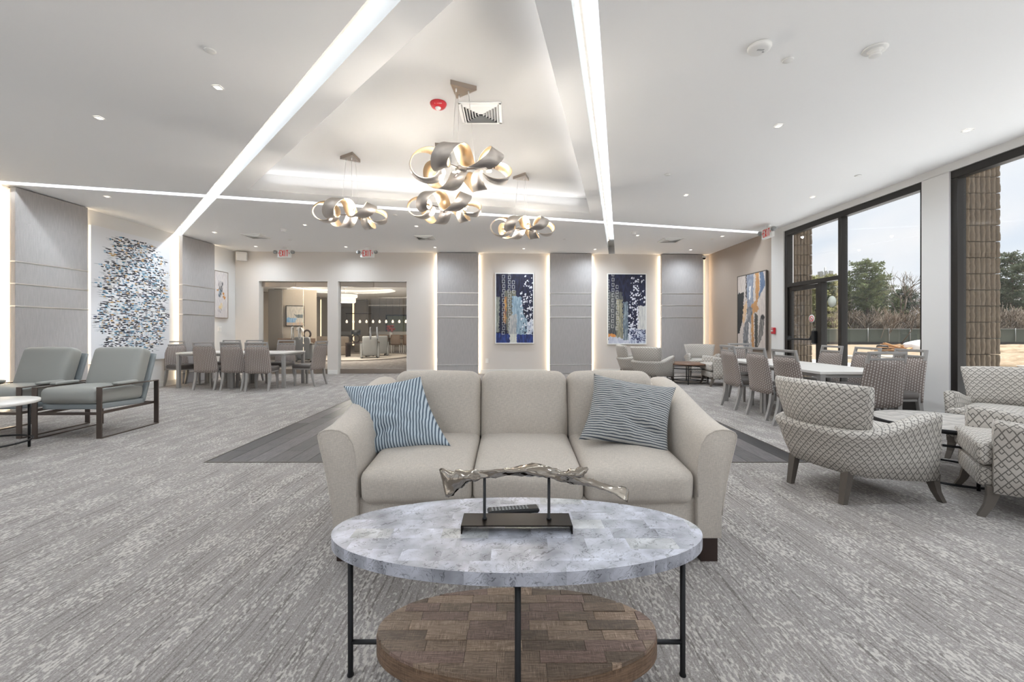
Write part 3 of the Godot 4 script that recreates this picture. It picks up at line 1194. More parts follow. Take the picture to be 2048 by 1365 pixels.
func blue_art(second: bool) -> Texture2D:
	var w := 224
	var h := 400
	var im := Image.create(w, h, false, Image.FORMAT_RGB8)
	var navy := rgb(40, 44, 74)
	var deep := rgb(24, 26, 46)
	slab_of_paint(im, [[-0.1, -0.1], [1.1, -0.1], [1.1, 1.1], [-0.1, 1.1]], navy, deep, 0.05)
	if not second:
		slab_of_paint(im, [[0, 0.86], [1, 0.88], [1, 1.05], [0, 1.05]], rgb(52, 76, 146), rgb(36, 46, 96), 0.08)
		slab_of_paint(im, [[-0.05, 0.33], [0.10, 0.33], [0.08, 0.84], [-0.05, 0.86]], rgb(156, 158, 148), rgb(120, 126, 122), 0.12)
		slab_of_paint(im, [[0.22, 0.24], [0.54, 0.24], [0.52, 0.86], [0.30, 0.86], [0.24, 0.6]], rgb(128, 124, 108), rgb(96, 98, 92), 0.14)
		slab_of_paint(im, [[0.22, 0.33], [0.29, 0.33], [0.27, 0.72], [0.19, 0.72]], rgb(196, 142, 66), rgb(130, 90, 80), 0.12)
		slab_of_paint(im, [[0.42, 0.32], [0.68, 0.33], [0.74, 0.58], [0.84, 0.66], [0.86, 0.88], [0.44, 0.88]], rgb(168, 190, 204), rgb(126, 152, 172), 0.12)
		slab_of_paint(im, [[0.35, 0.62], [0.55, 0.58], [0.56, 0.88], [0.34, 0.88]], rgb(196, 194, 190), rgb(164, 168, 172), 0.1)
		slab_of_paint(im, [[0.36, 0.87], [0.56, 0.87], [0.56, 1.05], [0.37, 1.05]], rgb(222, 222, 212), rgb(200, 204, 200), 0.05)
		for col in [[0.20, 0.04, 0.88, 0.035], [0.36, -0.02, 0.84, 0.035], [0.47, 0.12, 0.30, 0.03]]:
			var y: float = col[1]
			while y < col[2]:
				square_mark(im, Vector2(col[0] * w + (rng.randf() - 0.5) * 4, y * h), 8, 10, 2.6, rgb(196, 198, 196))
				y += 0.068
		slab_of_paint(im, [[0.82, 0.70], [1.0, 0.66], [1.0, 0.88], [0.86, 0.88]], rgb(226, 230, 238), rgb(170, 180, 200), 0.1)
		for k in 120:
			var y := rng.randf()
			var yy := pow(y, 0.8) * 0.84 + 0.03
			var x := clampf(1.0 - rng.randf() * (0.34 if yy > 0.25 else 0.26), 0.0, 0.99)
			var r := 2.0 + rng.randf() * 3.5
			blot(im, Vector2(x * w, yy * h), Vector2(r, r * 1.5), rng.randf(), rgb(228, 230, 236) if yy < 0.70 else ([rgb(232, 234, 240), rgb(30, 34, 60)][k % 2]))
	else:
		slab_of_paint(im, [[0, 0.88], [1, 0.84], [1, 1.05], [0, 1.05]], rgb(214, 216, 226), rgb(190, 194, 210), 0.06)
		slab_of_paint(im, [[-0.05, 0.25], [0.38, 0.25], [0.40, 0.90], [-0.05, 0.86]], rgb(104, 106, 104), rgb(70, 72, 78), 0.12)
		slab_of_paint(im, [[0.22, 0.36], [0.38, 0.36], [0.40, 0.93], [0.20, 0.90]], rgb(170, 164, 138), rgb(126, 124, 110), 0.12)
		slab_of_paint(im, [[0.40, 0.40], [0.52, 0.39], [0.54, 0.95], [0.40, 0.95]], rgb(150, 162, 170), rgb(96, 110, 124), 0.14)
		slab_of_paint(im, [[0.80, 0.45], [1.05, 0.45], [1.05, 0.80], [0.78, 0.80]], rgb(218, 218, 214), rgb(196, 196, 196), 0.06)
		slab_of_paint(im, [[0.56, 0.78], [0.98, 0.80], [1.0, 0.99], [0.56, 1.02]], rgb(214, 220, 232), rgb(160, 168, 190), 0.08)
		slab_of_paint(im, [[-0.02, 0.855], [0.2, 0.87], [0.2, 0.905], [-0.02, 0.90]], rgb(224, 158, 92), rgb(210, 140, 80), 0.05)
		for col in [[0.12, 0.0, 0.82, 0.03], [0.24, 0.18, 0.78, 0.03], [0.0, 0.1, 0.8, 0.03]]:
			var y: float = col[1]
			while y < col[2]:
				square_mark(im, Vector2(col[0] * w + (rng.randf() - 0.5) * 4, y * h), 7, 10, 2.4, rgb(204, 204, 200))
				y += 0.075
		for k in 150:
			var yy := 0.03 + 0.92 * pow(rng.randf(), 0.7)
			var x := 0.68 + (rng.randf() - 0.5) * (0.12 + yy * 0.22)
			if k % 5 == 0:
				x = 0.72 + rng.randf() * 0.27
				yy = rng.randf() * 0.42
			var r := 2.0 + rng.randf() * 4.0
			var dark := yy > 0.80 and k % 2 == 0
			blot(im, Vector2(x * w, yy * h), Vector2(r, r * 1.5), rng.randf() * 3.0, rgb(34, 40, 74) if dark else rgb(228, 230, 238))
		for k in 46:
			blot(im, Vector2((0.58 + rng.randf() * 0.42) * w, (0.80 + rng.randf() * 0.18) * h), Vector2(2.5, 7), rng.randf() * 3.0, rgb(44, 50, 92))
	return ImageTexture.create_from_image(im)


func dash_art() -> Texture2D:
	var w := 512
	var h := 736
	var im := Image.create(w, h, false, Image.FORMAT_RGB8)
	im.fill(rgb(228, 229, 232))
	var edge := noise(51, 0.012, 3)
	var cols := [rgb(24, 26, 34), rgb(30, 34, 44), rgb(20, 20, 26), rgb(34, 38, 50), rgb(16, 16, 22), rgb(28, 30, 40), rgb(22, 24, 30), rgb(60, 120, 150), rgb(110, 156, 186), rgb(170, 198, 214), rgb(240, 240, 242), rgb(240, 240, 242), rgb(238, 238, 240), rgb(236, 236, 240), rgb(214, 218, 224), rgb(240, 240, 242), rgb(46, 62, 88), rgb(190, 186, 178), rgb(186, 146, 88)]
	var y := 30
	while y < 690:
		var t := float(y) / h
		var half := (0.23 + 0.17 * sin(PI * clampf(t * 1.02, 0, 1))) * w
		if t < 0.14:
			half *= 0.62 + t * 2.6
		if t > 0.84:
			half *= 1.0 - (t - 0.84) * 1.6
		half += edge.get_noise_1d(y * 1.0) * 70.0
		var mid := w * 0.515 + edge.get_noise_1d(y * 0.6 + 400.0) * 36.0
		var x := mid - half - rng.randf() * 40.0
		while x < mid + half + rng.randf() * 30.0:
			var len := 6.0 + rng.randf() * 22.0
			var c: Color = cols[rng.randi() % cols.size()]
			blot(im, Vector2(x + len / 2, y + rng.randf() * 4.0), Vector2(len * 0.62, 2.4 + rng.randf() * 2.6), (rng.randf() - 0.35) * 0.12, c, 0.25)
			x += len * 0.62
		# dry ends
		for s in [-1, 1]:
			if rng.randf() < 0.7:
				blot(im, Vector2(mid + s * (half + 12 + rng.randf() * 26), y + rng.randf() * 6), Vector2(22, 1.3), 0.05, rgb(110, 116, 124), 0.8)
		y += 10
	return ImageTexture.create_from_image(im)


func vase_art() -> Texture2D:
	var im := Image.create(160, 360, false, Image.FORMAT_RGB8)
	slab_of_paint(im, [[-0.1, -0.1], [1.1, -0.1], [1.1, 1.1], [-0.1, 1.1]], rgb(226, 220, 216), rgb(212, 206, 206), 0.04)
	for k in 26:
		var a := -1.9 + rng.randf() * 0.9
		blot(im, Vector2(44 + rng.randf() * 60, 70 + rng.randf() * 85), Vector2(3, 22), a + 1.57, [rgb(70, 70, 72), rgb(110, 112, 112), rgb(40, 40, 44)][k % 3], 0.7)
	for k in 8:
		blot(im, Vector2(50 + rng.randf() * 50, 150 + rng.randf() * 45), Vector2(14, 18), rng.randf() * 3, [rgb(136, 152, 166), rgb(96, 104, 112)][k % 2], 0.7)
	for k in 5:
		blot(im, Vector2(104 + rng.randf() * 20, 168 + rng.randf() * 40), Vector2(10, 16), rng.randf() * 3, rgb(202, 140, 74), 0.6)
	blot(im, Vector2(34, 146), Vector2(14, 8), 0, rgb(198, 140, 76), 0.5)
	for k in 7:
		blot(im, Vector2(56 + rng.randf() * 30, 235 + rng.randf() * 50), Vector2(16, 20), rng.randf() * 3, [rgb(232, 204, 150), rgb(226, 214, 190)][k % 2], 0.8)
	for k in 8:
		blot(im, Vector2(40 + k * 6, 290 + rng.randf() * 30), Vector2(1.5, 18), -0.5, rgb(140, 130, 134), 0.5)
	return ImageTexture.create_from_image(im)


func flow_art() -> Texture2D:
	var im := Image.create(256, 420, false, Image.FORMAT_RGB8)
	slab_of_paint(im, [[-0.1, -0.1], [1.1, -0.1], [1.1, 1.1], [-0.1, 1.1]], rgb(202, 192, 184), rgb(186, 176, 170), 0.04)
	slab_of_paint(im, [[0.34, -0.05], [0.60, -0.05], [0.58, 0.3], [0.60, 0.5], [0.40, 0.5], [0.34, 0.3]], rgb(150, 158, 170), rgb(118, 124, 140), 0.05)
	slab_of_paint(im, [[-0.05, 0.24], [0.24, 0.22], [0.20, 0.58], [0.05, 0.80], [-0.05, 0.82]], rgb(50, 52, 52), rgb(40, 42, 44), 0.03)
	slab_of_paint(im, [[0.30, -0.05], [0.34, -0.05], [0.35, 0.30], [0.31, 0.34]], rgb(44, 40, 40), rgb(60, 54, 52), 0.03)
	slab_of_paint(im, [[0.66, -0.05], [0.76, -0.05], [0.80, 0.2], [0.72, 0.42], [0.78, 0.48], [0.58, 0.54], [0.62, 1.05], [0.52, 1.05], [0.50, 0.42], [0.66, 0.36]], rgb(186, 140, 92), rgb(170, 126, 84), 0.05)
	slab_of_paint(im, [[0.80, -0.05], [0.88, -0.05], [0.98, 0.13], [0.98, 0.2], [0.86, 0.26], [0.74, 0.36], [0.82, 0.2]], rgb(104, 122, 148), rgb(88, 104, 130), 0.04)
	slab_of_paint(im, [[0.22, 0.42], [0.36, 0.34], [0.34, 0.5], [0.24, 0.68], [0.18, 0.62]], rgb(196, 160, 118), rgb(206, 184, 160), 0.05)
	slab_of_paint(im, [[0.36, 0.42], [0.56, 0.46], [0.48, 0.7], [0.50, 1.05], [0.20, 1.05], [0.22, 0.72], [0.34, 0.6]], rgb(140, 140, 144), rgb(92, 94, 98), 0.06)
	slab_of_paint(im, [[0.62, 0.52], [0.74, 0.56], [0.74, 1.05], [0.64, 1.05]], rgb(60, 60, 58), rgb(80, 80, 76), 0.05)
	slab_of_paint(im, [[0.82, 0.60], [0.98, 0.58], [0.90, 0.82], [0.74, 0.98], [0.78, 0.7]], rgb(96, 94, 92), rgb(130, 126, 122), 0.06)
	slab_of_paint(im, [[0.42, 0.64], [0.48, 0.66], [0.46, 1.0], [0.40, 0.9]], rgb(222, 216, 210), rgb(204, 198, 194), 0.03)
	slab_of_paint(im, [[0.44, 0.16], [0.52, 0.14], [0.48, 0.34], [0.42, 0.34]], rgb(222, 220, 218), rgb(196, 196, 200), 0.03)
	blot(im, Vector2(230, 246), Vector2(20, 16), 0.3, rgb(46, 44, 46), 0.4)
	return ImageTexture.create_from_image(im)


func sea_art() -> Texture2D:
	var im := Image.create(128, 160, false, Image.FORMAT_RGB8)
	slab_of_paint(im, [[-0.1, -0.1], [1.1, -0.1], [1.1, 1.1], [-0.1, 1.1]], rgb(196, 190, 178), rgb(176, 172, 164), 0.04)
	slab_of_paint(im, [[-0.1, 0.58], [0.6, 0.62], [0.5, 0.85], [-0.1, 0.85]], rgb(96, 146, 190), rgb(150, 176, 200), 0.05)
	slab_of_paint(im, [[0.4, 0.4], [1.1, 0.44], [1.1, 0.6], [0.6, 0.6]], rgb(84, 96, 102), rgb(120, 126, 124), 0.05)
	slab_of_paint(im, [[-0.1, 0.84], [1.1, 0.84], [1.1, 1.1], [-0.1, 1.1]], rgb(196, 170, 140), rgb(170, 160, 156), 0.05)
	return ImageTexture.create_from_image(im)


func make_left_wall():
	var x := -7.11
	var st := tool(false)
	box(st, Vector3(x - 0.1, 1.6, -4.6), Vector3(0.2, 3.3, 13.8))
	struct("wall_left", st, M.white_paint)
	st = tool(false)
	for r in [[-2.0, 5.9], [7.1, 9.05], [10.1, 10.98]]:
		box(st, Vector3(x + 0.008, 0.055, -(r[0] + r[1]) / 2), Vector3(0.016, 0.11, r[1] - r[0]), 0.004)
	struct("baseboard_left", st, M.trim_paint)
	wall_panel(Vector3(x, 0, -6.532), PI / 2, 1.037, "tall grey cloth wall panel behind the leather chairs, left of the striped canvas", 0.50)
	wall_panel(Vector3(x, 0, -9.58), PI / 2, 0.99, "tall grey cloth wall panel on the side wall beyond the striped canvas", 0.50)
	painting("dash_painting", Vector3(x + 0.035, 1.755, -7.985), PI / 2, 1.66, 2.37, dash_art(), "large white canvas covered by a column of short black and blue dashes", "white_plastic", 0.003, "white_plastic")
	painting("vase_painting", Vector3(x + 0.03, 2.02, -10.40), PI / 2, 0.5, 1.15, vase_art(), "narrow pale abstract painting with dark sprays and an orange spot, in a silver frame", "brushed_steel", 0.018, "rubber_black")
	var o := thing("light_switch", "white square light switch plate below the narrow pale painting", "switch", Vector3(x + 0.004, 1.18, -10.41), PI / 2)
	st = tool(false)
	box(st, Vector3.ZERO, Vector3(0.14, 0.13, 0.008), 0.003)
	var pl := put("plate", st, M.white_plastic, o)
	st = tool(false)
	for k in [-1, 1]:
		box(st, Vector3(k * 0.032, 0, 0.006), Vector3(0.034, 0.075, 0.006), 0.002)
	put("rocker", st, M.trim_paint, pl)


func make_right_wall():
	var x := 5.38
	# solid stretches: tan wall, white jamb, head, column
	var st := tool(false)
	box(st, Vector3(x + 0.1, 1.6, -(8.75 + 11.7) / 2), Vector3(0.2, 3.3, 2.95))
	struct("wall_right", st, M.tan_paint)
	st = tool(false)
	box(st, Vector3(x + 0.1, 1.6, -(8.36 + 8.75) / 2), Vector3(0.2, 3.3, 0.39), 0.0)
	box(st, Vector3(x + 0.1, 3.15, -(8.36 - 2.2) / 2), Vector3(0.2, 0.11, 8.36 + 2.2))
	struct("wall_jamb", st, M.white_paint)
	st = tool(false)
	box(st, Vector3(x + 0.1, 1.55, -(5.21 + 5.556) / 2), Vector3(0.2, 3.1, 0.346))
	struct("column", st, M.white_paint)
	# windows
	var deep := 0.11
	var fx := x + 0.075
	var w1 := base("window_1", Vector3(fx, 0, 0))
	st = tool(false)
	var fr := func(t: SurfaceTool, d0: float, d1: float, y0: float, y1: float):
		box(t, Vector3(0, (y0 + y1) / 2, -(d0 + d1) / 2), Vector3(deep, y1 - y0, d1 - d0), 0.004)
	fr.call(st, 5.556, 8.36, 3.0, 3.095)
	fr.call(st, 5.556, 5.60, 0.0, 3.0)
	fr.call(st, 8.28, 8.36, 0.0, 3.0)
	put("frame", st, M.bronze_frame, w1)
	st = tool(false)
	fr.call(st, 6.93, 7.0, 0.0, 3.0)
	put("mullion", st, M.bronze_frame, w1)
	st = tool(false)
	fr.call(st, 7.0, 8.28, 1.985, 2.056)
	put("transom", st, M.bronze_frame, w1)
	st = tool(false)
	fr.call(st, 7.38, 7.46, 0.0, 1.985)
	put("door_post", st, M.bronze_frame, w1)
	st = tool(false)
	fr.call(st, 5.60, 6.93, 0.03, 0.25)
	fr.call(st, 7.0, 7.38, 0.03, 0.25)
	put("sill_rail", st, M.bronze_frame, w1)
	for r in [[5.60, 6.93, 0.25, 3.0], [7.0, 7.38, 0.25, 1.985], [7.0, 8.28, 2.056, 3.0]]:
		var g := tool(false)
		sheet(g, Vector3.ZERO, r[1] - r[0], r[3] - r[2])
		put("pane", g, M.glass, w1, Vector3(0.02, (r[2] + r[3]) / 2, -(r[0] + r[1]) / 2), PI / 2)
	# door leaf
	var d := base("door_1", Vector3(fx, 0, 0))
	st = tool(false)
	for r in [[7.47, 7.55, 0.03, 1.975], [8.20, 8.27, 0.03, 1.975], [7.55, 8.20, 1.90, 1.975], [7.55, 8.20, 0.03, 0.25]]:
		box(st, Vector3(0, (r[2] + r[3]) / 2, -(r[0] + r[1]) / 2), Vector3(0.05, r[3] - r[2], r[1] - r[0]), 0.004)
	put("leaf_frame", st, M.bronze_frame, d)
	var g := tool(false)
	sheet(g, Vector3.ZERO, 0.65, 1.65)
	put("pane", g, M.glass, d, Vector3(0, 1.075, -7.875), PI / 2)
	st = tool(false)
	bar(st, Vector3(-0.075, 0.985, -7.60), Vector3(-0.075, 0.985, -8.24), 0.03, 0.03, 0.008)
	box(st, Vector3(-0.05, 1.0, -8.235), Vector3(0.06, 0.09, 0.06), 0.008)
	box(st, Vector3(-0.05, 1.03, -7.55), Vector3(0.07, 0.22, 0.07), 0.01)
	bar(st, Vector3(-0.07, 0.985, -7.62), Vector3(-0.055, 1.10, -7.54), 0.04, 0.05, 0.008)
	put("push_bar", st, M.rubber_black, d)
	# window nearer the camera
	var w2 := base("window_2", Vector3(fx, 0, 0))
	st = tool(false)
	fr.call(st, -2.0, 5.21, 3.0, 3.095)
	for q in [[5.13, 5.21], [2.55, 2.62], [0.3, 0.37], [-1.98, -1.9]]:
		fr.call(st, q[0], q[1], 0.0, 3.0)
	fr.call(st, -2.0, 5.21, 0.0, 0.25)
	put("frame", st, M.bronze_frame, w2)
	for r in [[2.62, 5.13], [0.37, 2.55], [-1.9, 0.3]]:
		g = tool(false)
		sheet(g, Vector3.ZERO, r[1] - r[0], 2.75)
		put("pane", g, M.glass, w2, Vector3(0.02, 1.625, -(r[0] + r[1]) / 2), PI / 2)
	# stickers on the glass
	var s := thing("door_sticker", "round white no smoking sticker with a red ring on the glass door", "sticker", Vector3(fx - 0.004, 1.36, -7.68), -PI / 2)
	st = tool()
	lathe(st, [[0.0, 0.0], [0.072, 0.0], [0.072, 0.002], [0.0, 0.002]], 28, Transform3D(Basis(Vector3.RIGHT, PI / 2), Vector3.ZERO))
	put("disc", st, M.white_plastic, s)
	st = tool()
	lathe(st, [[0.040, 0.0], [0.052, 0.0], [0.052, 0.004], [0.040, 0.004], [0.040, 0.0]], 28, Transform3D(Basis(Vector3.RIGHT, PI / 2), Vector3.ZERO))
	bar(st, Vector3(-0.03, 0.03, 0.003), Vector3(0.03, -0.03, 0.003), 0.009, 0.002, 0.0, Vector3.FORWARD)
	put("ring", st, M.red_letter, s)
	st = tool()
	bar(st, Vector3(-0.025, -0.006, 0.0025), Vector3(0.022, -0.006, 0.0025), 0.009, 0.002, 0.0, Vector3.FORWARD)
	put("cigarette", st, M.rubber_black, s)
	st = tool()
	lathe(st, [[0.0, 0.0], [0.095, 0.0], [0.095, 0.002], [0.0, 0.002]], 28, Transform3D(Basis(Vector3.BACK, PI / 2), Vector3.ZERO))
	tag(put("window_sticker", st, M.glass_frost, self, Vector3(fx + 0.014, 1.64, -7.22)), "plain round pale sticker on the glass beside the door", "sticker")
	# tan wall: tall painting, fire pull, exit sign
	painting("flow_painting", Vector3(x - 0.035, 1.57, -9.40), -PI / 2, 1.12, 1.68, flow_art(), "tall abstract painting with tan, grey and blue drips on the tan wall", "taupe_wood", 0.02, "taupe_wood")
	var p := thing("fire_alarm_pull", "small red fire alarm pull station on the white jamb beside the exit door", "alarm", Vector3(x - 0.002, 1.14, -8.64), -PI / 2)
	st = tool(false)
	box(st, Vector3(0, 0, 0.025), Vector3(0.095, 0.13, 0.05), 0.01)
	put("body", st, M.red_plastic, p)
	st = tool(false)
	box(st, Vector3(0, 0.0, 0.054), Vector3(0.06, 0.03, 0.012), 0.003)
	put("handle", st, M.white_plastic, p)
	st = tool(false)
	word(st, "FIRE", Vector3(0, 0.04, 0.0515), 0.06, 0.016, 0.003)
	put("lettering", st, M.white_plastic, p)
	exit_sign(W(5.02, CEIL, 8.27), -PI / 2, "white sign reading EXIT in red beside the window wall near the outside door")


# ---------------------------------------------------------------- sofa group
func make_seating():
	var o := thing("sofa", "three seat beige linen sofa with sloping arms and dark feet", "sofa", W(0.085, 0, 2.54), 0.0)
	# local: +z towards the camera; front 0.44, back -0.46
	var top_at := func(z: float) -> float:
		return lerpf(0.662, 0.825, smoothstep(0.40, -0.46, z))
	for s in [-1.0, 1.0]:
		var rings := []
		for q in [[0.452, 0.93], [0.450, 0.975], [0.438, 1.0], [0.30, 1.0], [0.16, 1.0], [0.06, 1.0], [-0.02, 1.0], [-0.10, 1.0], [-0.18, 1.0], [-0.26, 1.0], [-0.34, 1.0], [-0.42, 1.0], [-0.455, 0.985], [-0.465, 0.94]]:
			var z: float = q[0]
			var h: float = top_at.call(z)
			var y0 := 0.125
			var outline := [[0.835, y0], [0.835, 0.33], [0.836, h - 0.20], [0.842, h - 0.13], [0.856, h - 0.07], [0.882, h - 0.028], [0.920, h - 0.006], [0.962, h], [1.000, h - 0.004], [1.022, h - 0.014], [1.031, h - 0.028], [1.030, h - 0.045], [1.018, h - 0.10], [1.000, h - 0.17], [0.982, h - 0.26], [0.966, h - 0.36], [0.958, 0.24], [0.955, y0]]
			var c := Vector2(0.925, (h + y0) / 2)
			var ring := PackedVector3Array()
			for v in outline:
				var u := c + (Vector2(v[0], v[1]) - c) * Vector2(q[1] if q[1] > 0.97 else q[1], 1.0 - (1.0 - q[1]) * 0.25)
				ring.append(Vector3(u.x * s, u.y, z))
			rings.append(ring)
		var st := tool()
		loft(st, rings)
		var am := put("arm", st, M.linen, o)
		# piping round the arm front
		var pts := []
		for v in rings[1]:
			pts.append(v + Vector3(0, 0, 0.0))
		pts.append(pts[0])
		st = tool()
		tube(st, pts.slice(1, pts.size() - 2), 0.004, 6)
		put("piping", st, M.linen, am)
	var st := tool()
	rbox(st, Vector3(1.72, 0.205, 0.80), 0.02, Vector3(0, 0, 0.005), 8, Transform3D(Basis(), Vector3(0, 0.215, 0.025)))
	put("base", st, M.linen, o)
	st = tool()
	rbox(st, Vector3(1.94, 0.68, 0.16), 0.05, Vector3(0, 0, 0.0), 10, Transform3D(Basis(), Vector3(0, 0.45, -0.39)))
	put("back_frame", st, M.linen, o)
	var puff := noise(61, 3.0, 2)
	var xs := [-0.828, -0.272, 0.283, 0.828]
	for k in 3:
		var w: float = xs[k + 1] - xs[k] - 0.004
		var cx: float = (xs[k] + xs[k + 1]) / 2
		st = tool()
		rbox(st, Vector3(w, 0.175, 0.66), 0.05, Vector3(0.002, 0.028, 0.02), 22, Transform3D(Basis(Vector3.RIGHT, 0.075), Vector3(cx, 0.398, 0.135)), func(v: Vector3, e: Vector3) -> Vector3:
			# soft puckers along the front edge
			var near := smoothstep(0.45, 1.0, e.z) * (1.0 - absf(e.y) * 0.3)
			v.y += puff.get_noise_3d(v.x * 4.5 + k * 9.0, v.z * 1.2, 1.0) * 0.008 * near
			v.z += puff.get_noise_3d(v.x * 5.5 + k * 5.0, v.y * 1.0, 8.0) * 0.008 * near
			v.y += puff.get_noise_3d(v.x * 0.8, v.z * 0.8, k * 3.0) * 0.008
			return v)
		put("seat_cushion", st, M.linen, o)
		st = tool()
		rbox(st, Vector3(w, 0.47, 0.19), 0.07, Vector3(0.002, 0.008, 0.035), 18, Transform3D(Basis(Vector3.RIGHT, -0.16), Vector3(cx, 0.645, -0.225)), func(v: Vector3, e: Vector3) -> Vector3:
			v.z += puff.get_noise_3d(v.x * 1.4 + k * 4.0, v.y * 1.4, 2.0) * 0.012
			return v)
		put("back_cushion", st, M.linen, o)
	for s in [-1.0, 1.0]:
		for z in [0.385, -0.40]:
			st = tool(false)
			prism(st, PackedVector2Array([Vector2(-0.042, -0.042), Vector2(0.042, -0.042), Vector2(0.042, 0.042), Vector2(-0.042, 0.042)]), 0.0, 0.135, 0.003, Transform3D(Basis(), Vector3(s * 0.905, 0, z)))
			put("foot", st, M.dark_wood, o)
	# scatter cushions: centre, right and up along the cover
	pillow("striped_pillow", Vector3(-0.672, 0.658, -2.475), Vector3(0.43, 0.055, 0.02), Vector3(-0.225, 0.33, -0.20), 0.48, 0.44, "stripe_blue", 3, "square blue and white pillow with upright ribs leaning on the sofa's arm")
	pillow("striped_pillow", Vector3(0.695, 0.672, -2.475), Vector3(0.47, -0.075, 0.03), Vector3(0.135, 0.33, -0.22), 0.50, 0.43, "stripe_grey", 8, "grey and cream pillow with level stripes and a crumpled lower corner on the sofa")


func pillow(called: String, at: Vector3, right: Vector3, up: Vector3, w: float, h: float, cloth: String, seed_: int, label: String):
	var x := right.normalized()
	var y := (up - x * up.dot(x)).normalized()
	var n := noise(seed_ + 70, 3.0, 2)
	var lean := up.dot(x) / maxf(0.01, up.dot(y))
	var o := MeshInstance3D.new()
	var st := tool()
	var k := 44
	for side in [1.0, -1.0]:
		var grid := []
		for i in k + 1:
			for j in k + 1:
				var u := float(i) / k * 2 - 1
				var v := float(j) / k * 2 - 1
				var fat := pow(maxf(0.0, (1 - pow(absf(u), 2.6)) * (1 - pow(absf(v), 2.6))), 0.55) * 0.078
				var px := w / 2 * u * (0.90 + 0.10 * v * v)
				var py := h / 2 * v * (0.90 + 0.10 * u * u)
				px += py * lean * 0.85
				var wr := n.get_noise_2d(u * 0.9 + side * 3.0, v * 0.9) * 0.012
				# one pinched fold low down
				var fx: float = -0.45 if seed_ == 3 else 0.45
				var fd := Vector2(u - fx, (v + 0.50) * 2.4 - (u - fx) * (0.5 if seed_ == 3 else -0.8))
				wr -= 0.030 * exp(-fd.y * fd.y * 14.0) * exp(-fd.x * fd.x * 3.5)
				if seed_ == 8:
					var g := (v + 0.72) * 3.0 - (u - 0.5) * -1.0
					wr -= 0.022 * exp(-g * g * 10.0) * smoothstep(-0.2, 0.6, u)
				var f := (1 - u * u) * (1 - v * v)
				grid.append([Vector3(px, py, side * (fat + wr * clampf(f * 3.0, 0, 1))), Vector2(px + w, h - py + 0.0)])
		for i in k:
			for j in k:
				var q := [grid[i * (k + 1) + j], grid[(i + 1) * (k + 1) + j], grid[(i + 1) * (k + 1) + j + 1], grid[i * (k + 1) + j + 1]]
				for m in ([0, 2, 1, 0, 3, 2] if side > 0 else [0, 1, 2, 0, 2, 3]):
					st.set_uv(q[m][1])
					st.add_vertex(q[m][0].snapped(Vector3(1e-5, 1e-5, 1e-5)))
	o.mesh = done(st)
	o.name = numbered(called)
	o.material_override = M[cloth]
	o.transform = Transform3D(Basis(x, y, x.cross(y)), at)
	add_child(o)
	tag(o, label, "pillow")


# ---------------------------------------------------------------- oval table
func make_coffee_table():
	var o := thing("coffee_table", "oval coffee table with a pale marble block top and a dark wood shelf", "table", W(0.022, 0, 1.415))
	pieced_ellipse(o, 0.608, 0.262, 0.4535, 0.4905, 0.066, [0.09, 0.17], "marble_tile", ["marble_0", "marble_1", "marble_2", "marble_3", "marble_4", "marble_5", "marble_1", "marble_3"], 0.00012, 5)
	pieced_ellipse(o, 0.459, 0.212, 0.150, 0.165, 0.046, [0.08, 0.20], "wood_block", ["block_wood_0", "block_wood_1", "block_wood_2", "block_wood_3", "block_wood_4"], 0.0004, 9)
	var st := tool(false)
	prism(st, ellipse(0.462, 0.215, 72), 0.098, 0.1505, 0.0)
	put("shelf_rim", st, M.rim_wood, o)
	st = tool(false)
	prism(st, ellipse(0.600, 0.256, 72), 0.450, 0.4545, 0.0)
	put("under_board", st, M.black_metal, o)
	for q in [[-0.553, 0.0], [0.553, 0.0], [0.0, 0.222], [0.0, -0.222]]:
		st = tool()
		lathe(st, [[0.0, 0.0], [0.011, 0.0], [0.0115, 0.004], [0.0088, 0.012], [0.0088, 0.452], [0.0, 0.452]], 14, Transform3D(Basis(), Vector3(q[0], 0, q[1])))
		put("leg", st, M.black_metal, o)
		st = tool()
		tube(st, [Vector3(q[0], 0.112, q[1]), Vector3(q[0] * 0.6, 0.112, q[1] * 0.6)], 0.0078, 10)
		put("stretcher", st, M.black_metal, o)
	# sculpture on its stand
	var s := thing("sculpture", "cast silver driftwood branch on two posts over a black stand", "sculpture", W(0.022, 0.4905, 1.42))
	st = tool(false)
	box(st, Vector3(0, 0.026, 0), Vector3(0.362, 0.004, 0.095), 0.001)
	for k in [-1, 1]:
		box(st, Vector3(k * 0.179, 0.0135, 0), Vector3(0.004, 0.027, 0.095), 0.001)
	put("stand", st, M.black_gloss, s)
	for x in [-0.107, 0.108]:
		st = tool()
		lathe(st, [[0.0, 0.028], [0.008, 0.028], [0.008, 0.033], [0.0048, 0.035], [0.0048, 0.168], [0.0, 0.168]], 12, Transform3D(Basis(), Vector3(x, 0, 0.0)))
		put("post", st, M.black_metal, s)
	branch(s)
	# remote behind the stand
	var r := thing("remote_control", "black television remote lying on the marble behind the sculpture", "remote control", W(0.012, 0.4905, 1.535), 0.16)
	st = tool(false)
	box(st, Vector3(0, 0.010, 0), Vector3(0.185, 0.016, 0.046), 0.005)
	var bd := put("body", st, M.rubber_black, r)
	st = tool(false)
	for i in 11:
		for j in 3:
			box(st, Vector3(-0.076 + i * 0.0125, 0.019, -0.012 + j * 0.012), Vector3(0.007, 0.003, 0.006), 0.001)
	put("button", st, M.grey_plastic, bd).set_meta("kind", "stuff")


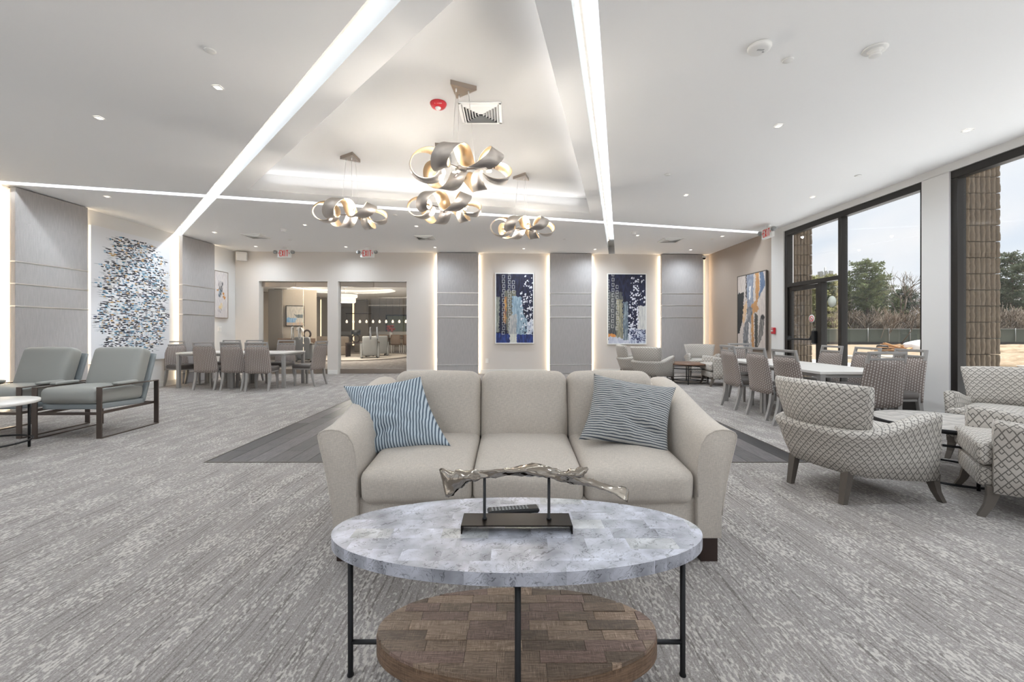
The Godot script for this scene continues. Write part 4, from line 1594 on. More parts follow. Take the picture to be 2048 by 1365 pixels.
# an ellipse laid with rows of pieces, each a mesh of its own
func pieced_ellipse(o: Node3D, a: float, b: float, y0: float, y1: float, row: float, lens: Array, called: String, mats: Array, gap: float, seed_: int):
	var r := RandomNumberGenerator.new()
	r.seed = seed_
	var out := ellipse(a, b, 72)
	var z := -b
	while z < b - 0.001:
		var z1 := minf(z + row, b)
		if b - z1 < row * 0.35:
			z1 = b
		var x = -a - r.randf() * lens[0]
		while x < a:
			var l := r.randf_range(lens[0], lens[1])
			var cell := PackedVector2Array([Vector2(x + gap, z + gap), Vector2(x + l - gap, z + gap), Vector2(x + l - gap, z1 - gap), Vector2(x + gap, z1 - gap)])
			for piece in Geometry2D.intersect_polygons(cell, out):
				if piece.size() < 3:
					continue
				var area := 0.0
				for k in piece.size():
					area += piece[k].cross(piece[(k + 1) % piece.size()])
				if absf(area) < 2e-4:
					continue
				var st := tool(false)
				var top := y1 + (r.randf_range(-0.0018, 0.0018) if called == "wood_block" else 0.0)
				prism(st, piece, y0, top, gap * 2.0 if called == "wood_block" else 0.0)
				put(called, st, M[mats[r.randi() % mats.size()]], o)
			x += l
		z = z1


func branch(s: Node3D):
	var n := noise(81, 30.0, 3)
	var limb := func(pts: Array, wide: Array, thick: Array, seed_: float) -> SurfaceTool:
		var c := Curve3D.new()
		for i in pts.size():
			var t: Vector3 = (pts[mini(i + 1, pts.size() - 1)] - pts[maxi(i - 1, 0)]) / 6.0
			c.add_point(pts[i], -t, t)
		var st := tool()
		var rings := []
		var steps := 46
		for i in steps + 1:
			var f := float(i) / steps * (pts.size() - 1)
			var k := mini(int(f), pts.size() - 2)
			var p: Vector3 = c.sample(k, f - k)
			var q: Vector3 = c.sample(mini(int(f + 0.05), pts.size() - 2), minf(1.0, f + 0.05 - mini(int(f + 0.05), pts.size() - 2)))
			var tan: Vector3 = (pts[k + 1] - pts[k]).normalized() if q.distance_to(p) < 1e-5 else (q - p).normalized()
			var e := f - k
			e = e * e * (3 - 2 * e)
			var a: float = lerpf(wide[k][0], wide[k + 1][0], e)
			var ang: float = lerpf(wide[k][1], wide[k + 1][1], e)
			var b: float = lerpf(thick[k], thick[k + 1], e)
			var side := tan.cross(Vector3.BACK).normalized()
			var fwd := side.cross(tan)
			var ring := PackedVector3Array()
			for j in 16:
				var th := TAU * j / 16
				var u := cos(th) * a
				var v := sin(th) * b
				# a flute runs along the wider face
				v += b * 0.45 * cos(th * 2.0 + f * 2.0)
				var nz := 1.0 + n.get_noise_3d(p.x + seed_, cos(th) * 0.03, sin(th) * 0.03) * 0.55
				var d := side * (u * cos(ang) - v * sin(ang)) + fwd * (u * sin(ang) + v * cos(ang))
				ring.append(p + d * nz)
			rings.append(ring)
		loft(st, rings)
		return st
	var y := 0.168
	put("limb", limb.call([Vector3(-0.246, y - 0.022, 0.0), Vector3(-0.205, y - 0.010, 0.0), Vector3(-0.16, y + 0.006, 0.006), Vector3(-0.107, y + 0.010, 0.0), Vector3(-0.03, y + 0.018, 0.0), Vector3(0.05, y + 0.022, -0.004), Vector3(0.11, y + 0.014, 0.0), Vector3(0.17, y - 0.002, 0.0), Vector3(0.235, y - 0.016, 0.0), Vector3(0.30, y - 0.034, 0.004), Vector3(0.372, y - 0.062, 0.0)],
		[[0.046, 0.2], [0.032, 0.2], [0.020, 0.1], [0.013, 0.0], [0.012, 0.2], [0.020, 0.3], [0.017, 0.2], [0.014, 0.3], [0.013, 0.4], [0.011, 0.5], [0.022, 0.7]], [0.007, 0.010, 0.011, 0.010, 0.012, 0.018, 0.015, 0.010, 0.008, 0.007, 0.005], 0.0), M.sculpture_metal, s)
	put("fork", limb.call([Vector3(0.13, y + 0.004, 0.0), Vector3(0.165, y + 0.008, 0.004), Vector3(0.205, y + 0.018, 0.008), Vector3(0.237, y + 0.034, 0.010)],
		[[0.010, 0.2], [0.015, 0.2], [0.015, 0.3], [0.004, 0.4]], [0.010, 0.008, 0.006, 0.003], 4.0), M.sculpture_metal, s)
	put("fork", limb.call([Vector3(0.15, y + 0.004, 0.0), Vector3(0.185, y - 0.012, -0.006), Vector3(0.225, y - 0.020, -0.012), Vector3(0.262, y - 0.014, -0.014)],
		[[0.010, 0.2], [0.012, 0.2], [0.010, 0.3], [0.006, 0.4]], [0.008, 0.006, 0.006, 0.003], 7.0), M.sculpture_metal, s)


# ---------------------------------------------------------------- dining sets
func make_dining_chair(label: String, group: String) -> Node3D:
	var o := thing("dining_chair", label, "chair", Vector3.ZERO, 0.0, group)
	var st := tool()
	rbox(st, Vector3(0.45, 0.085, 0.44), 0.03, Vector3(0, 0.012, 0), 8, Transform3D(Basis(), Vector3(0, 0.405, 0.02)))
	put("seat", st, M.vinyl, o)
	st = tool(false)
	box(st, Vector3(0, 0.355, 0.01), Vector3(0.42, 0.03, 0.40), 0.004)
	put("seat_rail", st, M.grey_wood, o)
	# cloth back: a little wider below, bowed and leaning
	var rings := []
	for k in 9:
		var f := k / 8.0
		var y := lerpf(0.33, 0.835, f)
		var w := lerpf(0.232, 0.205, f)
		var z := -0.205 - 0.075 * pow(f, 1.4)
		var t := 0.024 if k > 0 and k < 8 else 0.016
		var ring := PackedVector3Array()
		for q in [[-1, 0.5], [-0.5, 0.85], [0, 1], [0.5, 0.85], [1, 0.5], [1, -0.6], [0.5, -1.1], [0, -1.3], [-0.5, -1.1], [-1, -0.6]]:
			ring.append(Vector3(q[0] * w, y, z + q[1] * t - 0.008 * (1.0 - absf(q[0]))))
		rings.append(ring)
	st = tool()
	loft(st, rings)
	put("back", st, M.dash_cloth, o)
	# wooden top with a hand slot
	st = tool(false)
	for s in [-1.0, 1.0]:
		bar(st, Vector3(s * 0.193, 0.80, -0.272), Vector3(s * 0.185, 0.925, -0.297), 0.030, 0.030, 0.004, Vector3.BACK)
	bar(st, Vector3(-0.20, 0.912, -0.295), Vector3(0.20, 0.912, -0.295), 0.030, 0.030, 0.004)
	bar(st, Vector3(-0.20, 0.846, -0.280), Vector3(0.20, 0.846, -0.280), 0.030, 0.026, 0.004)
	put("top_rail", st, M.grey_wood, o)
	for s in [-1.0, 1.0]:
		st = tool(false)
		loft(st, leg_rings([[0.0, 0.0, 0.016], [0.36, 0.0, 0.021]], s * 0.19, 0.19))
		put("leg", st, M.grey_wood, o)
		st = tool(false)
		loft(st, leg_rings([[0.0, -0.085, 0.017], [0.10, -0.050, 0.019], [0.22, -0.018, 0.021], [0.36, 0.0, 0.023], [0.42, -0.004, 0.02]], s * 0.20, -0.195))
		put("leg", st, M.grey_wood, o)
	return o


# square legs: rows of [height, z offset, half width]
func leg_rings(rows: Array, x: float, z: float, xs := 0.0) -> Array:
	var rings := []
	for q in rows:
		var h: float = q[2]
		var cx: float = x + (q[3] if q.size() > 3 else 0.0)
		rings.append(PackedVector3Array([Vector3(cx - h, q[0], z + q[1] - h), Vector3(cx + h, q[0], z + q[1] - h), Vector3(cx + h, q[0], z + q[1] + h), Vector3(cx - h, q[0], z + q[1] + h)]))
	return rings


func make_dining_table(label: String, group: String, at: Vector3, w: float, deep: float, h: float) -> Node3D:
	var o := thing("dining_table", label, "table", at, 0.0, group)
	var st := tool(false)
	box(st, Vector3(0, h - 0.016, 0), Vector3(w, 0.032, deep), 0.003)
	put("tabletop", st, M.white_laminate, o)
	st = tool(false)
	for s in [-1.0, 1.0]:
		box(st, Vector3(0, h - 0.052, s * (deep / 2 - 0.035)), Vector3(w - 0.12, 0.038, 0.025), 0.002)
		box(st, Vector3(s * (w / 2 - 0.035), h - 0.052, 0), Vector3(0.025, 0.038, deep - 0.12), 0.002)
	put("apron", st, M.grey_wood, o)
	for sx in [-1.0, 1.0]:
		for sz in [-1.0, 1.0]:
			st = tool(false)
			box(st, Vector3(sx * (w / 2 - 0.035), (h - 0.032) / 2, sz * (deep / 2 - 0.035)), Vector3(0.06, h - 0.032, 0.06), 0.003)
			put("leg", st, M.grey_wood, o)
	return o


func make_dining():
	var g1 := "chairs round the far dining table by the glass doors"
	var g2 := "chairs round the dining table by the window wall"
	var h := 0.705
	make_dining_table("square white topped dining table nearer the striped canvas, pushed against its twin", "tables of the far dining set", W(-6.10, 0, 8.87), 1.085, 0.86, h)
	make_dining_table("square white topped dining table nearer the glass doors, pushed against its twin", "tables of the far dining set", W(-5.005, 0, 8.84), 1.085, 0.86, h)
	var hr := 0.685
	make_dining_table("square white topped dining table of the window set, nearer the barrel lounge chairs", "tables of the window dining set", W(3.93, 0, 5.31), 0.90, 1.09, hr)
	make_dining_table("square white topped dining table of the window set, farther towards the tan wall", "tables of the window dining set", W(3.93, 0, 6.41), 0.90, 1.09, hr)
	var c := make_dining_chair("dining chair with its back to us under the striped canvas end of the far table", g1)
	# far set: three in front, three behind, one at each end
	var spots := [[-5.87, 8.42, 0.0, 1.0, "dining chair with its back to us, canvas end of the far table's front row"], [-5.30, 8.36, 0.02, 1.0, "dining chair with its back to us, middle of the far table's front row"],
		[-4.79, 8.24, -0.16, 1.0, "dining chair with its back to us, door end of the far table's front row"],
		[-6.36, 9.42, 0.0, -1.0, "dining chair facing us across the far table, nearest the side wall"], [-5.83, 9.42, 0.0, -1.0, "dining chair facing us across the far table, middle of the back row"], [-5.10, 9.42, 0.0, -1.0, "dining chair facing us across the far table in front of the glass doors"],
		[-4.22, 8.93, -1.0, 0.18, "dining chair at the end of the far table by the glass doors, turned sideways"], [-6.76, 8.80, 0.9, -0.35, "dining chair at the wall end of the far table by the light strip"]]
	for k in spots.size():
		var s: Array = spots[k]
		var q: Node3D = c
		if k > 0:
			q = dup(c, "dining_chair", Vector3.ZERO, 0, s[4])
		q.set_meta("label", s[4])
		q.position = W(s[0], 0, s[1])
		q.rotation.y = face(s[2], s[3])
	spots = [[3.52, 6.32, 1.0, 0.0, "dining chair at the window table's near side, farthest from us of three"], [3.52, 5.62, 1.0, 0.06, "dining chair at the window table's near side, middle of three"], [3.46, 4.93, 1.0, 0.05, "dining chair at the window table's near side, directly behind the barrel chair"],
		[4.42, 6.22, -1.0, 0.0, "dining chair on the window side of the table, in front of the exit door"], [4.42, 5.60, -1.0, 0.0, "dining chair on the window side of the table, beside the tall mullion"], [4.44, 5.02, -1.0, 0.0, "dining chair on the window side of the table, nearest the white column"],
		[3.93, 4.72, 0.0, 1.0, "dining chair with its back to us at the near end of the window table"], [3.95, 7.02, 0.0, -1.0, "dining chair facing us at the window table's far end, below the tan wall painting"]]
	for s in spots:
		var q := dup(c, "dining_chair", W(s[0], 0, s[1]), face(s[2], s[3]), s[4])
		q.set_meta("group", g2)


# ---------------------------------------------------------------- lattice chairs
func make_barrel_chair(label: String, group: String) -> Node3D:
	var o := thing("lounge_chair", label, "armchair", Vector3.ZERO, 0.0, group)
	# plan of the outer face: arm front, side, round back corner, back, and round to the other arm
	var plan := []
	for s in [1.0, -1.0]:
		var half := [Vector2(0.365, 0.34), Vector2(0.372, 0.20), Vector2(0.376, 0.05), Vector2(0.372, -0.10)]
		for k in 7:
			var a := k / 7.0 * PI / 2
			half.append(Vector2(0.17 + 0.20 * cos(a), -0.14 - 0.24 * sin(a)))
		half.append(Vector2(0.09, -0.388))
		if s > 0:
			half.append(Vector2(0.0, -0.390))
			plan = half
		else:
			half.reverse()
			for v in half:
				plan.append(Vector2(-v.x, v.y))
	var rings := []
	var n := plan.size()
	for i in n:
		var v: Vector2 = plan[i]
		var t: Vector2 = (plan[mini(i + 1, n - 1)] - plan[maxi(i - 1, 0)]).normalized()
		var inw := Vector2(t.y, -t.x)
		if inw.dot(-v + Vector2(0, 0.05)) < 0:
			inw = -inw
		var fwd := smoothstep(-0.38, 0.34, v.y)
		var top := lerpf(0.505, 0.605, pow(fwd, 1.3))
		var low := lerpf(0.20, 0.155, fwd)
		var tuck := lerpf(0.10, 0.02, fwd)      # the back leans in towards its foot
		var th := 0.10
		var e := 1.0 if i > 0 and i < n - 1 else 0.72
		var at := func(off: float, y: float) -> Vector3:
			var q: Vector2 = v + inw * (th / 2 + (off - th / 2) * e)
			return Vector3(q.x, y, q.y)
		var ring := PackedVector3Array()
		ring.append(at.call(tuck, low))
		ring.append(at.call(tuck * 0.55, lerpf(low, top, 0.35)))
		ring.append(at.call(tuck * 0.2, lerpf(low, top, 0.72)))
		ring.append(at.call(-0.004, top - 0.05))
		ring.append(at.call(-0.006, top - 0.022))
		ring.append(at.call(0.014, top - 0.004))
		ring.append(at.call(0.05, top))
		ring.append(at.call(0.088, top - 0.008))
		ring.append(at.call(0.10, top - 0.035))
		ring.append(at.call(0.10, 0.3))
		ring.append(at.call(0.10 + tuck * 0.3, low))
		rings.append(ring)
	var st := tool()
	loft(st, rings)
	put("shell", st, M.lattice, o)
	# upper back: a curved slab that fans out as it rises
	rings = []
	for i in 15:
		var f := i / 14.0 * 2 - 1
		var ring := PackedVector3Array()
		var e := 1.0 if absf(f) < 0.99 else 0.55
		for q in [[0.40, 0.5], [0.55, 1.0], [0.70, 1.0], [0.78, 0.9], [0.800, 0.55], [0.806, 0.0], [0.796, -0.6], [0.77, -0.95], [0.60, -1.0], [0.42, -0.9]]:
			var y: float = q[0]
			var k := (y - 0.40) / 0.4
			var x := f * lerpf(0.275, 0.355, k)
			var z = -0.300 - 0.075 * k + 0.12 * f * f + q[1] * 0.058 * e
			ring.append(Vector3(x, y - 0.012 * f * f * k, z))
		rings.append(ring)
	st = tool()
	loft(st, rings)
	put("back", st, M.lattice, o)
	st = tool()
	rbox(st, Vector3(0.55, 0.145, 0.66), 0.035, Vector3(0.0, 0.018, 0.0), 10, Transform3D(Basis(), Vector3(0, 0.385, 0.075)), func(v: Vector3, e: Vector3) -> Vector3:
		if v.z > 0.26:
			v.x *= 1.20 - 0.0 * e.y
		return v)
	put("seat_cushion", st, M.lattice, o)
	st = tool()
	rbox(st, Vector3(0.56, 0.135, 0.56), 0.03, Vector3.ZERO, 6, Transform3D(Basis(), Vector3(0, 0.235, 0.115)))
	put("seat_base", st, M.lattice, o)
	for s in [-1.0, 1.0]:
		st = tool(false)
		loft(st, leg_rings([[0.0, 0.055, 0.017, s * 0.02], [0.07, 0.020, 0.020, s * 0.008], [0.14, 0.002, 0.026], [0.19, 0.0, 0.030]], s * 0.30, 0.335))
		put("leg", st, M.taupe_wood, o)
		st = tool(false)
		loft(st, leg_rings([[0.0, -0.04, 0.018], [0.22, 0.0, 0.026]], s * 0.20, -0.25))
		put("leg", st, M.taupe_wood, o)
	return o


func make_lounge_right():
	var ga := "lattice patterned lounge chairs"
	var c := make_barrel_chair("lattice patterned barrel lounge chair seen from behind beside the sofa", ga)
	c.position = W(2.44, 0, 3.07)
	c.rotation.y = face(0.975, 0.22)
	dup(c, "lounge_chair", W(4.43, 0, 3.76), face(-0.84, -0.54), "lattice patterned lounge chair facing us in front of the window and rough block pier")
	dup(c, "lounge_chair", W(3.42, 0, 2.655), face(-0.80, 0.60), "lattice patterned lounge chair cut by the picture's edge, seen from its side")
	dup(c, "lounge_chair", W(3.06, 0, 9.18), face(0.72, 0.70), "lattice patterned lounge chair with its back to us below the blue painting with petals")
	dup(c, "lounge_chair", W(2.98, 0, 10.25), face(0.95, -0.1), "lattice patterned lounge chair half hidden behind another, against the far wall")
	dup(c, "lounge_chair", W(4.66, 0, 10.35), face(-0.25, -1.0), "lattice patterned lounge chair facing us in the far corner behind the dark round table")
	dup(c, "lounge_chair", W(4.52, 0, 8.95), face(-1.0, 0.12), "lattice patterned lounge chair facing sideways beside the dark round table near the tan wall")
	round_table(W(3.49, 0, 3.42), 0.46, 0.425, "pale_wood", "black_metal", [0.02, 0.30], "round table with pale herringbone wood top and black rim among lattice chairs by the window")
	round_table(W(3.90, 0, 9.35), 0.47, 0.435, "brown_top", "dark_wood", [0.03, 0.09, 0.33], "round table with dark brown top on thin black legs in the far corner")
	round_table(W(-4.86, 0, 3.88), 0.39, 0.49, "white_laminate", "black_metal", [0.11], "round white topped side table with thin black legs in front of the leather chairs")


func round_table(at: Vector3, r: float, h: float, top: String, leg: String, rings: Array, label: String):
	var o := thing("round_table", label, "table", at, 0.0)
	var st := tool(false)
	var rim := tool()
	if top == "pale_wood":
		# herringbone: columns of slanting pieces, leaning one way and then the other
		var w := 0.105
		var t := 0.062
		var out := ellipse(r - 0.012, r - 0.012, 56)
		var n := 0
		for i in range(-5, 6):
			var x0 := i * w
			var dy := w if i % 2 == 0 else -w
			for j in range(-12, 13):
				var y0 := j * t
				var cell := PackedVector2Array()
				for q in [[x0 + 0.0006, y0 + 0.0006], [x0 + w - 0.0006, y0 + dy + 0.0006], [x0 + w - 0.0006, y0 + dy + t - 0.0006], [x0 + 0.0006, y0 + t - 0.0006]]:
					cell.append(Vector2(q[0], q[1] - (w if dy < 0 else 0.0) * -1.0).rotated(0.5))
				for piece in Geometry2D.intersect_polygons(cell, out):
					if piece.size() < 3:
						continue
					st = tool(false)
					prism(st, piece, h - 0.02, h, 0.0)
					n += 1
					put("herringbone_piece", st, M[["pale_wood", "pale_wood_b", "pale_wood_c"][(n * 7 + i) % 3]], o)
		lathe(rim, [[r - 0.012, h - 0.03], [r, h - 0.03], [r, h - 0.001], [r - 0.002, h + 0.001], [r - 0.012, h + 0.001], [r - 0.012, h - 0.03]], 56)
		put("rim", rim, M[leg], o)
		st = tool(false)
		prism(st, ellipse(r - 0.01, r - 0.01, 48), h - 0.03, h - 0.019)
		put("under_board", st, M[leg], o)
	else:
		lathe(rim, [[0.0, h - 0.028], [r - 0.004, h - 0.028], [r, h - 0.024], [r, h - 0.004], [r - 0.004, h], [0.0, h]], 56)
		put("tabletop", rim, M[top], o)
	for k in 4:
		var a := k * PI / 2 + 0.35
		var p := Vector3(cos(a), 0, sin(a)) * (r - 0.055)
		st = tool()
		tube(st, [p, p + Vector3.UP * (h - 0.028)], 0.011, 10)
		put("leg", st, M.black_metal, o)
	for y in rings:
		var pts := []
		for k in 49:
			pts.append(Vector3(cos(TAU * k / 48.0) * (r - 0.055), y, sin(TAU * k / 48.0) * (r - 0.055)))
		st = tool()
		tube(st, pts, 0.009, 8)
		put("ring", st, M.black_metal, o)


# ---------------------------------------------------------------- leather chairs
func make_leather_chair(label: String) -> Node3D:
	var o := thing("leather_armchair", label, "armchair", Vector3.ZERO, 0.0, "blue grey leather armchairs")
	for s in [-1.0, 1.0]:
		var st := tool(false)
		var x: float = s * 0.335
		box(st, Vector3(x, 0.272, 0.372), Vector3(0.055, 0.545, 0.014), 0.002)
		box(st, Vector3(x, 0.268, -0.372), Vector3(0.055, 0.537, 0.014), 0.002)
		box(st, Vector3(x, 0.007, 0), Vector3(0.055, 0.014, 0.73), 0.002)
		bar(st, Vector3(x, 0.540, 0.379), Vector3(x, 0.535, -0.379), 0.055, 0.012, 0.002)
		var sf := put("side_frame", st, M.dark_steel, o)
		st = tool()
		rbox(st, Vector3(0.072, 0.032, 0.27), 0.014, Vector3(0, 0.002, 0), 8, Transform3D(Basis(), Vector3(x, 0.561, 0.06)))
		put("arm_pad", st, M.leather, sf)
	var st := tool(false)
	box(st, Vector3(0, 0.265, 0.365), Vector3(0.62, 0.03, 0.014), 0.002)
	box(st, Vector3(0, 0.265, -0.365), Vector3(0.62, 0.03, 0.014), 0.002)
	for s in [-1.0, 1.0]:
		box(st, Vector3(s * 0.30, 0.265, 0), Vector3(0.014, 0.03, 0.73), 0.002)
	put("seat_frame", st, M.dark_steel, o)
	st = tool()
	rbox(st, Vector3(0.585, 0.062, 0.60), 0.015, Vector3.ZERO, 6, Transform3D(Basis(Vector3.RIGHT, -0.05), Vector3(0, 0.318, 0.045)))
	put("seat_deck", st, M.leather_dark, o)
	st = tool()
	rbox(st, Vector3(0.60, 0.17, 0.62), 0.055, Vector3(0.0, 0.03, 0.02), 14, Transform3D(Basis(Vector3.RIGHT, -0.05), Vector3(0, 0.438, 0.065)))
	put("seat_cushion", st, M.leather, o)
	# back board and cushion lean back
	var lean := Basis(Vector3.RIGHT, -0.30)
	st = tool()
	rbox(st, Vector3(0.585, 0.60, 0.045), 0.015, Vector3.ZERO, 6, Transform3D(lean, Vector3(0, 0.575, -0.335)))
	put("back_board", st, M.leather_dark, o)
	st = tool()
	rbox(st, Vector3(0.585, 0.49, 0.17), 0.055, Vector3(0.0, 0.012, 0.02), 14, Transform3D(lean, Vector3(0, 0.695, -0.235)))
	put("back_cushion", st, M.leather, o)
	return o


func make_leather_chairs():
	var c := make_leather_chair("blue grey leather armchair with flat metal arms, the one in front of the striped canvas")
	c.position = W(-4.695, 0, 4.87)
	c.rotation.y = face(0.02, -1.0)
	dup(c, "leather_armchair", W(-5.545, 0, 4.87), face(0.02, -1.0), "blue grey leather armchair with flat metal arms behind the white side table")


# ---------------------------------------------------------------- ribbon chandeliers
func make_chandelier(label: String) -> Node3D:
	var o := thing("ribbon_chandelier", label, "chandelier", Vector3.ZERO, 0.0, "brushed ribbon chandeliers")
	# one closed band winds round a ring while it curls about it
	for pass_ in 2:
		var pts := []
		var wide := []
		var n := 220
		for i in n:
			var t := TAU * i / n
			var ph := t
			var ps := -6.0 * t + 0.6
			var big := 0.34
			var a := 0.128 + 0.016 * sin(2.0 * t + 1.0)
			var rad := Vector3(cos(ph), 0, sin(ph))
			var nrm := rad * cos(ps) + Vector3.UP * sin(ps) * 0.82
			var p := rad * big + nrm * a
			p.y *= 0.95
			pts.append(p)
			var tan_ph := Vector3(-sin(ph), 0, cos(ph))
			var tan_ps := rad * -sin(ps) + Vector3.UP * cos(ps)
			# across the band: in the skin of the ring
			wide.append((tan_ph * -6.0 * a - tan_ps * (big + a * cos(ps))).normalized())
		# outer face nickel, inner face gilt: two thin bands back to back
		var st := tool()
		var shifted := []
		for i in n:
			var ph := TAU * i / n
			var core := Vector3(cos(ph), 0, sin(ph)) * 0.34
			var d: Vector3 = (pts[i] - core).normalized()
			shifted.append(pts[i] + d * (0.0022 if pass_ == 0 else 0.0))
		band(st, shifted, wide, 0.150, 0.002)
		put("ribbon" if pass_ == 0 else "ribbon_lining", st, M.nickel if pass_ == 0 else M.gold_metal, o)
	var st := tool()
	lathe(st, [[0.0, -0.02], [0.05, -0.02], [0.055, -0.012], [0.055, 0.012], [0.05, 0.02], [0.0, 0.02]], 20)
	put("hub", st, M.nickel, o)
	for k in 3:
		var a := k * TAU / 3 + 0.5
		var d := Vector3(cos(a), 0, sin(a))
		st = tool(false)
		bar(st, d * 0.05, d * 0.33, 0.014, 0.01, 0.002)
		var ar := put("arm", st, M.dark_steel, o)
		st = tool()
		rbox(st, Vector3(0.07, 0.016, 0.035), 0.008, Vector3.ZERO, 4, Transform3D(Basis(Vector3.UP, -a), d * 0.27 + Vector3.UP * 0.028))
		put("lamp", st, M.lamp_glow, ar)
		st = tool()
		rbox(st, Vector3(0.05, 0.02, 0.03), 0.008, Vector3.ZERO, 4, Transform3D(Basis(Vector3.UP, -a), d * 0.27 - Vector3.UP * 0.028))
		put("lamp", st, M.lamp_glow, ar)
		omni(o, d * 0.27 + Vector3.UP * 0.06, 0.24, Color(1.0, 0.975, 0.94), 0.03)
		omni(o, d * 0.27 - Vector3.UP * 0.06, 0.45, Color(1.0, 0.96, 0.90), 0.03)
		st = tool()
		tube(st, [d * 0.14, d * 0.07 + Vector3.UP * 0.755], 0.0018, 5)
		var cb := put("cable", st, M.steel, o)
		st = tool()
		tube(st, [d * 0.072 + Vector3.UP * 0.715, d * 0.07 + Vector3.UP * 0.755], 0.007, 8)
		put("cable_gripper", st, M.steel, cb)
	# three-cornered canopy
	var tri := PackedVector2Array()
	for k in 3:
		var a := k * TAU / 3 + 0.5
		tri.append(Vector2(cos(a), sin(a)) * 0.15)
	st = tool(false)
	prism(st, tri, 0.752, 0.795)
	put("canopy", st, M.brushed_steel, o)
	return o


func make_chandeliers():
	var c := make_chandelier("largest looking ribbon chandelier, nearest us, below the red strobe")
	c.position = W(-0.47, 2.705, 4.10)
	c.rotation.y = 0.4
	dup(c, "ribbon_chandelier", W(-0.83, 2.705, 5.42), 2.3, "ribbon chandelier directly below the nearest one, partly hidden by it")
	dup(c, "ribbon_chandelier", W(-2.14, 2.705, 5.72), 1.5, "ribbon chandelier hanging in front of the exit signs")
	dup(c, "ribbon_chandelier", W(0.19, 2.705, 6.46), 3.4, "smallest looking ribbon chandelier, in front of the blue tower painting")


